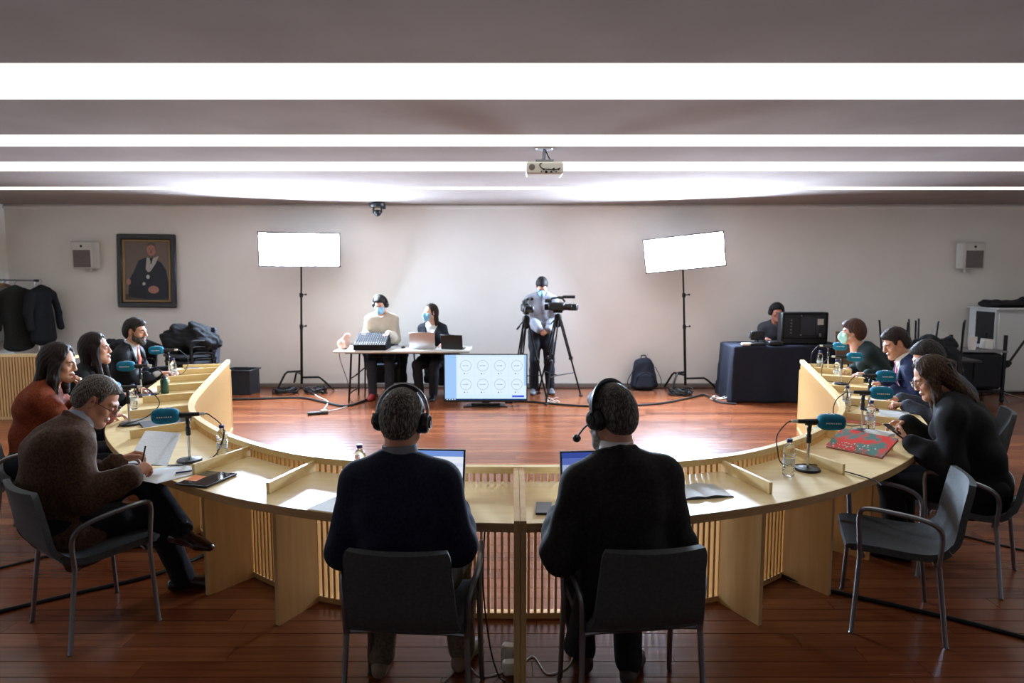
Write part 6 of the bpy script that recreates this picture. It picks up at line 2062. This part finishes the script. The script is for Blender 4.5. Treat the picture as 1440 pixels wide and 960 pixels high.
# ------------------------------------------------------------------ cables on the floor
def cable(label, pts, r=.008, mat=None, n=6):
    o = part('floor_cable', MB().tube(crom([(a, b, (c[0] if c else r)) for a, b, *c in pts], n), r, 6), mat or MT['rubber'], None)
    return tag(o, label, 'cable')
cable('thick black floor cable running left of the white table', [(-7.2, 9.4), (-5.2, 9.55), (-3.83, 9.66), (-3.10, 9.76), (-2.71, 9.50), (-2.30, 9.15), (-2.12, 9.42), (-2.0, 10.0)], .016)
cable('black floor cable from the television to the draped table', [(-.1, 9.45), (.25, 9.46), (.78, 9.22), (1.26, 9.13), (2.03, 9.33), (2.62, 9.80), (2.86, 10.0), (2.90, 9.45), (3.1, 9.3)], .014)
cable('black cable across the floor behind the tweed jacket man', [(-3.4, 3.02), (-2.9, 3.36), (-2.476, 3.674), (-2.138, 3.93), (-1.95, 4.25)], .011)
cable('thin black cable on the floor left of the near left chair', [(-3.6, 3.7), (-3.138, 4.03), (-2.9, 4.24), (-2.3, 4.4)], .008)
cable('black cable across the floor behind the empty armchair', [(1.55, 4.0), (1.70, 3.815), (1.88, 3.674), (2.275, 3.42), (2.6, 3.17), (3.2, 2.7)], .011)
cable('thin black cable on the floor behind the long-haired woman', [(2.9, 4.8), (3.136, 4.513), (3.34, 4.296), (3.7, 4.0)], .007)
cable('thin black cable along the foot of the back wall', [(-3.6, 10.66), (-2.6, 10.7), (-.5, 10.68), (.8, 10.62), (1.6, 10.66), (2.8, 10.64), (4.4, 10.7)], .007)
cable('white cable trailing to the power strip on the floor', [(-3.0, 10.2), (-2.85, 9.9), (-2.60, 9.5), (-2.50, 8.95), (-2.44, 8.80), (-2.30, 9.0), (-2.2, 9.3)], .007, MT['plug'])
cable('cable hanging down from the left end of the white table', [(-2.40, 9.42, .74), (-2.38, 9.40, .60), (-2.30, 9.45, .30), (-2.26, 9.5, .006), (-2.0, 9.6, .006)], .005)
def coil(label, x, y, n, r, seed, mat=None, th=.008):
    rg = random.Random(seed)
    pts = []
    for k in range(n * 10):
        a = 2 * PI * k / 10
        rr = r * (.75 + .5 * rg.random())
        pts.append((rr * math.cos(a) * 1.25, rr * math.sin(a), .010 + .09 * rg.random() * min(1, k / 20)))
    o = part('cable_coil', MB().tube(crom(pts, 3), th, 6), mat or MT['rubber'], None, (x, y, 0))
    tag(o, label, 'cable')
coil('tangled black cable heap left of the left light stand', -3.42, 10.20, 8, .13, 1)
coil('tangled black cable heap right of the left light stand', -2.98, 10.22, 7, .12, 2)
coil('tangled black cable heap under the right light stand', 2.52, 10.08, 8, .12, 3)
coil('loose white cable loop beside the draped table', 2.98, 9.66, 2, .10, 4, MT['plug'], .006)
coil('small white cable loop at the foot of the tripod', .58, 9.42, 2, .06, 5, MT['plug'], .005)
t = thing('power_strip', 'black and white power strip on the open floor', 'power strip', (-2.50, 8.66, 0), D(25))
part('strip_body', MB().box((0, 0, .018), (.26, .07, .034), bev=.008), MT['black'], t)
part('strip_end', MB().box((.08, 0, .04), (.08, .05, .03), bev=.008), MT['plug'], t)
for k, (x, y, a, l) in enumerate(((.02, 2.93, 8, 'white power adapter on the floor by the middle desk board'), (.005, 3.03, -12, 'white plug block behind the power adapter on the floor'))):
    tag(part('power_adapter', MB().box((0, 0, .03 + .012 * k), (.085 - .02 * k, .06, .058 + .02 * k), bev=.01), MT['plug'], None, (x - .02, y, 0), (0, 0, D(a))), l, 'adapter')
cable('white lead from the adapter to the left chair', [(-.02, 2.94), (-.14, 2.90), (-.22, 3.0), (-.30, 2.86)], .004, MT['plug'])
cable('white lead looping to the right of the adapter', [(.03, 2.96), (.10, 3.06), (.16, 2.92), (.26, 2.98), (.30, 3.12)], .004, MT['plug'])
cable('black lead hanging from desk to adapter at the middle', [(-.12, 2.92, .70), (-.13, 2.95, .40), (-.10, 2.95, .12), (-.06, 2.90, .006), (-.03, 2.86, .006)], .004)
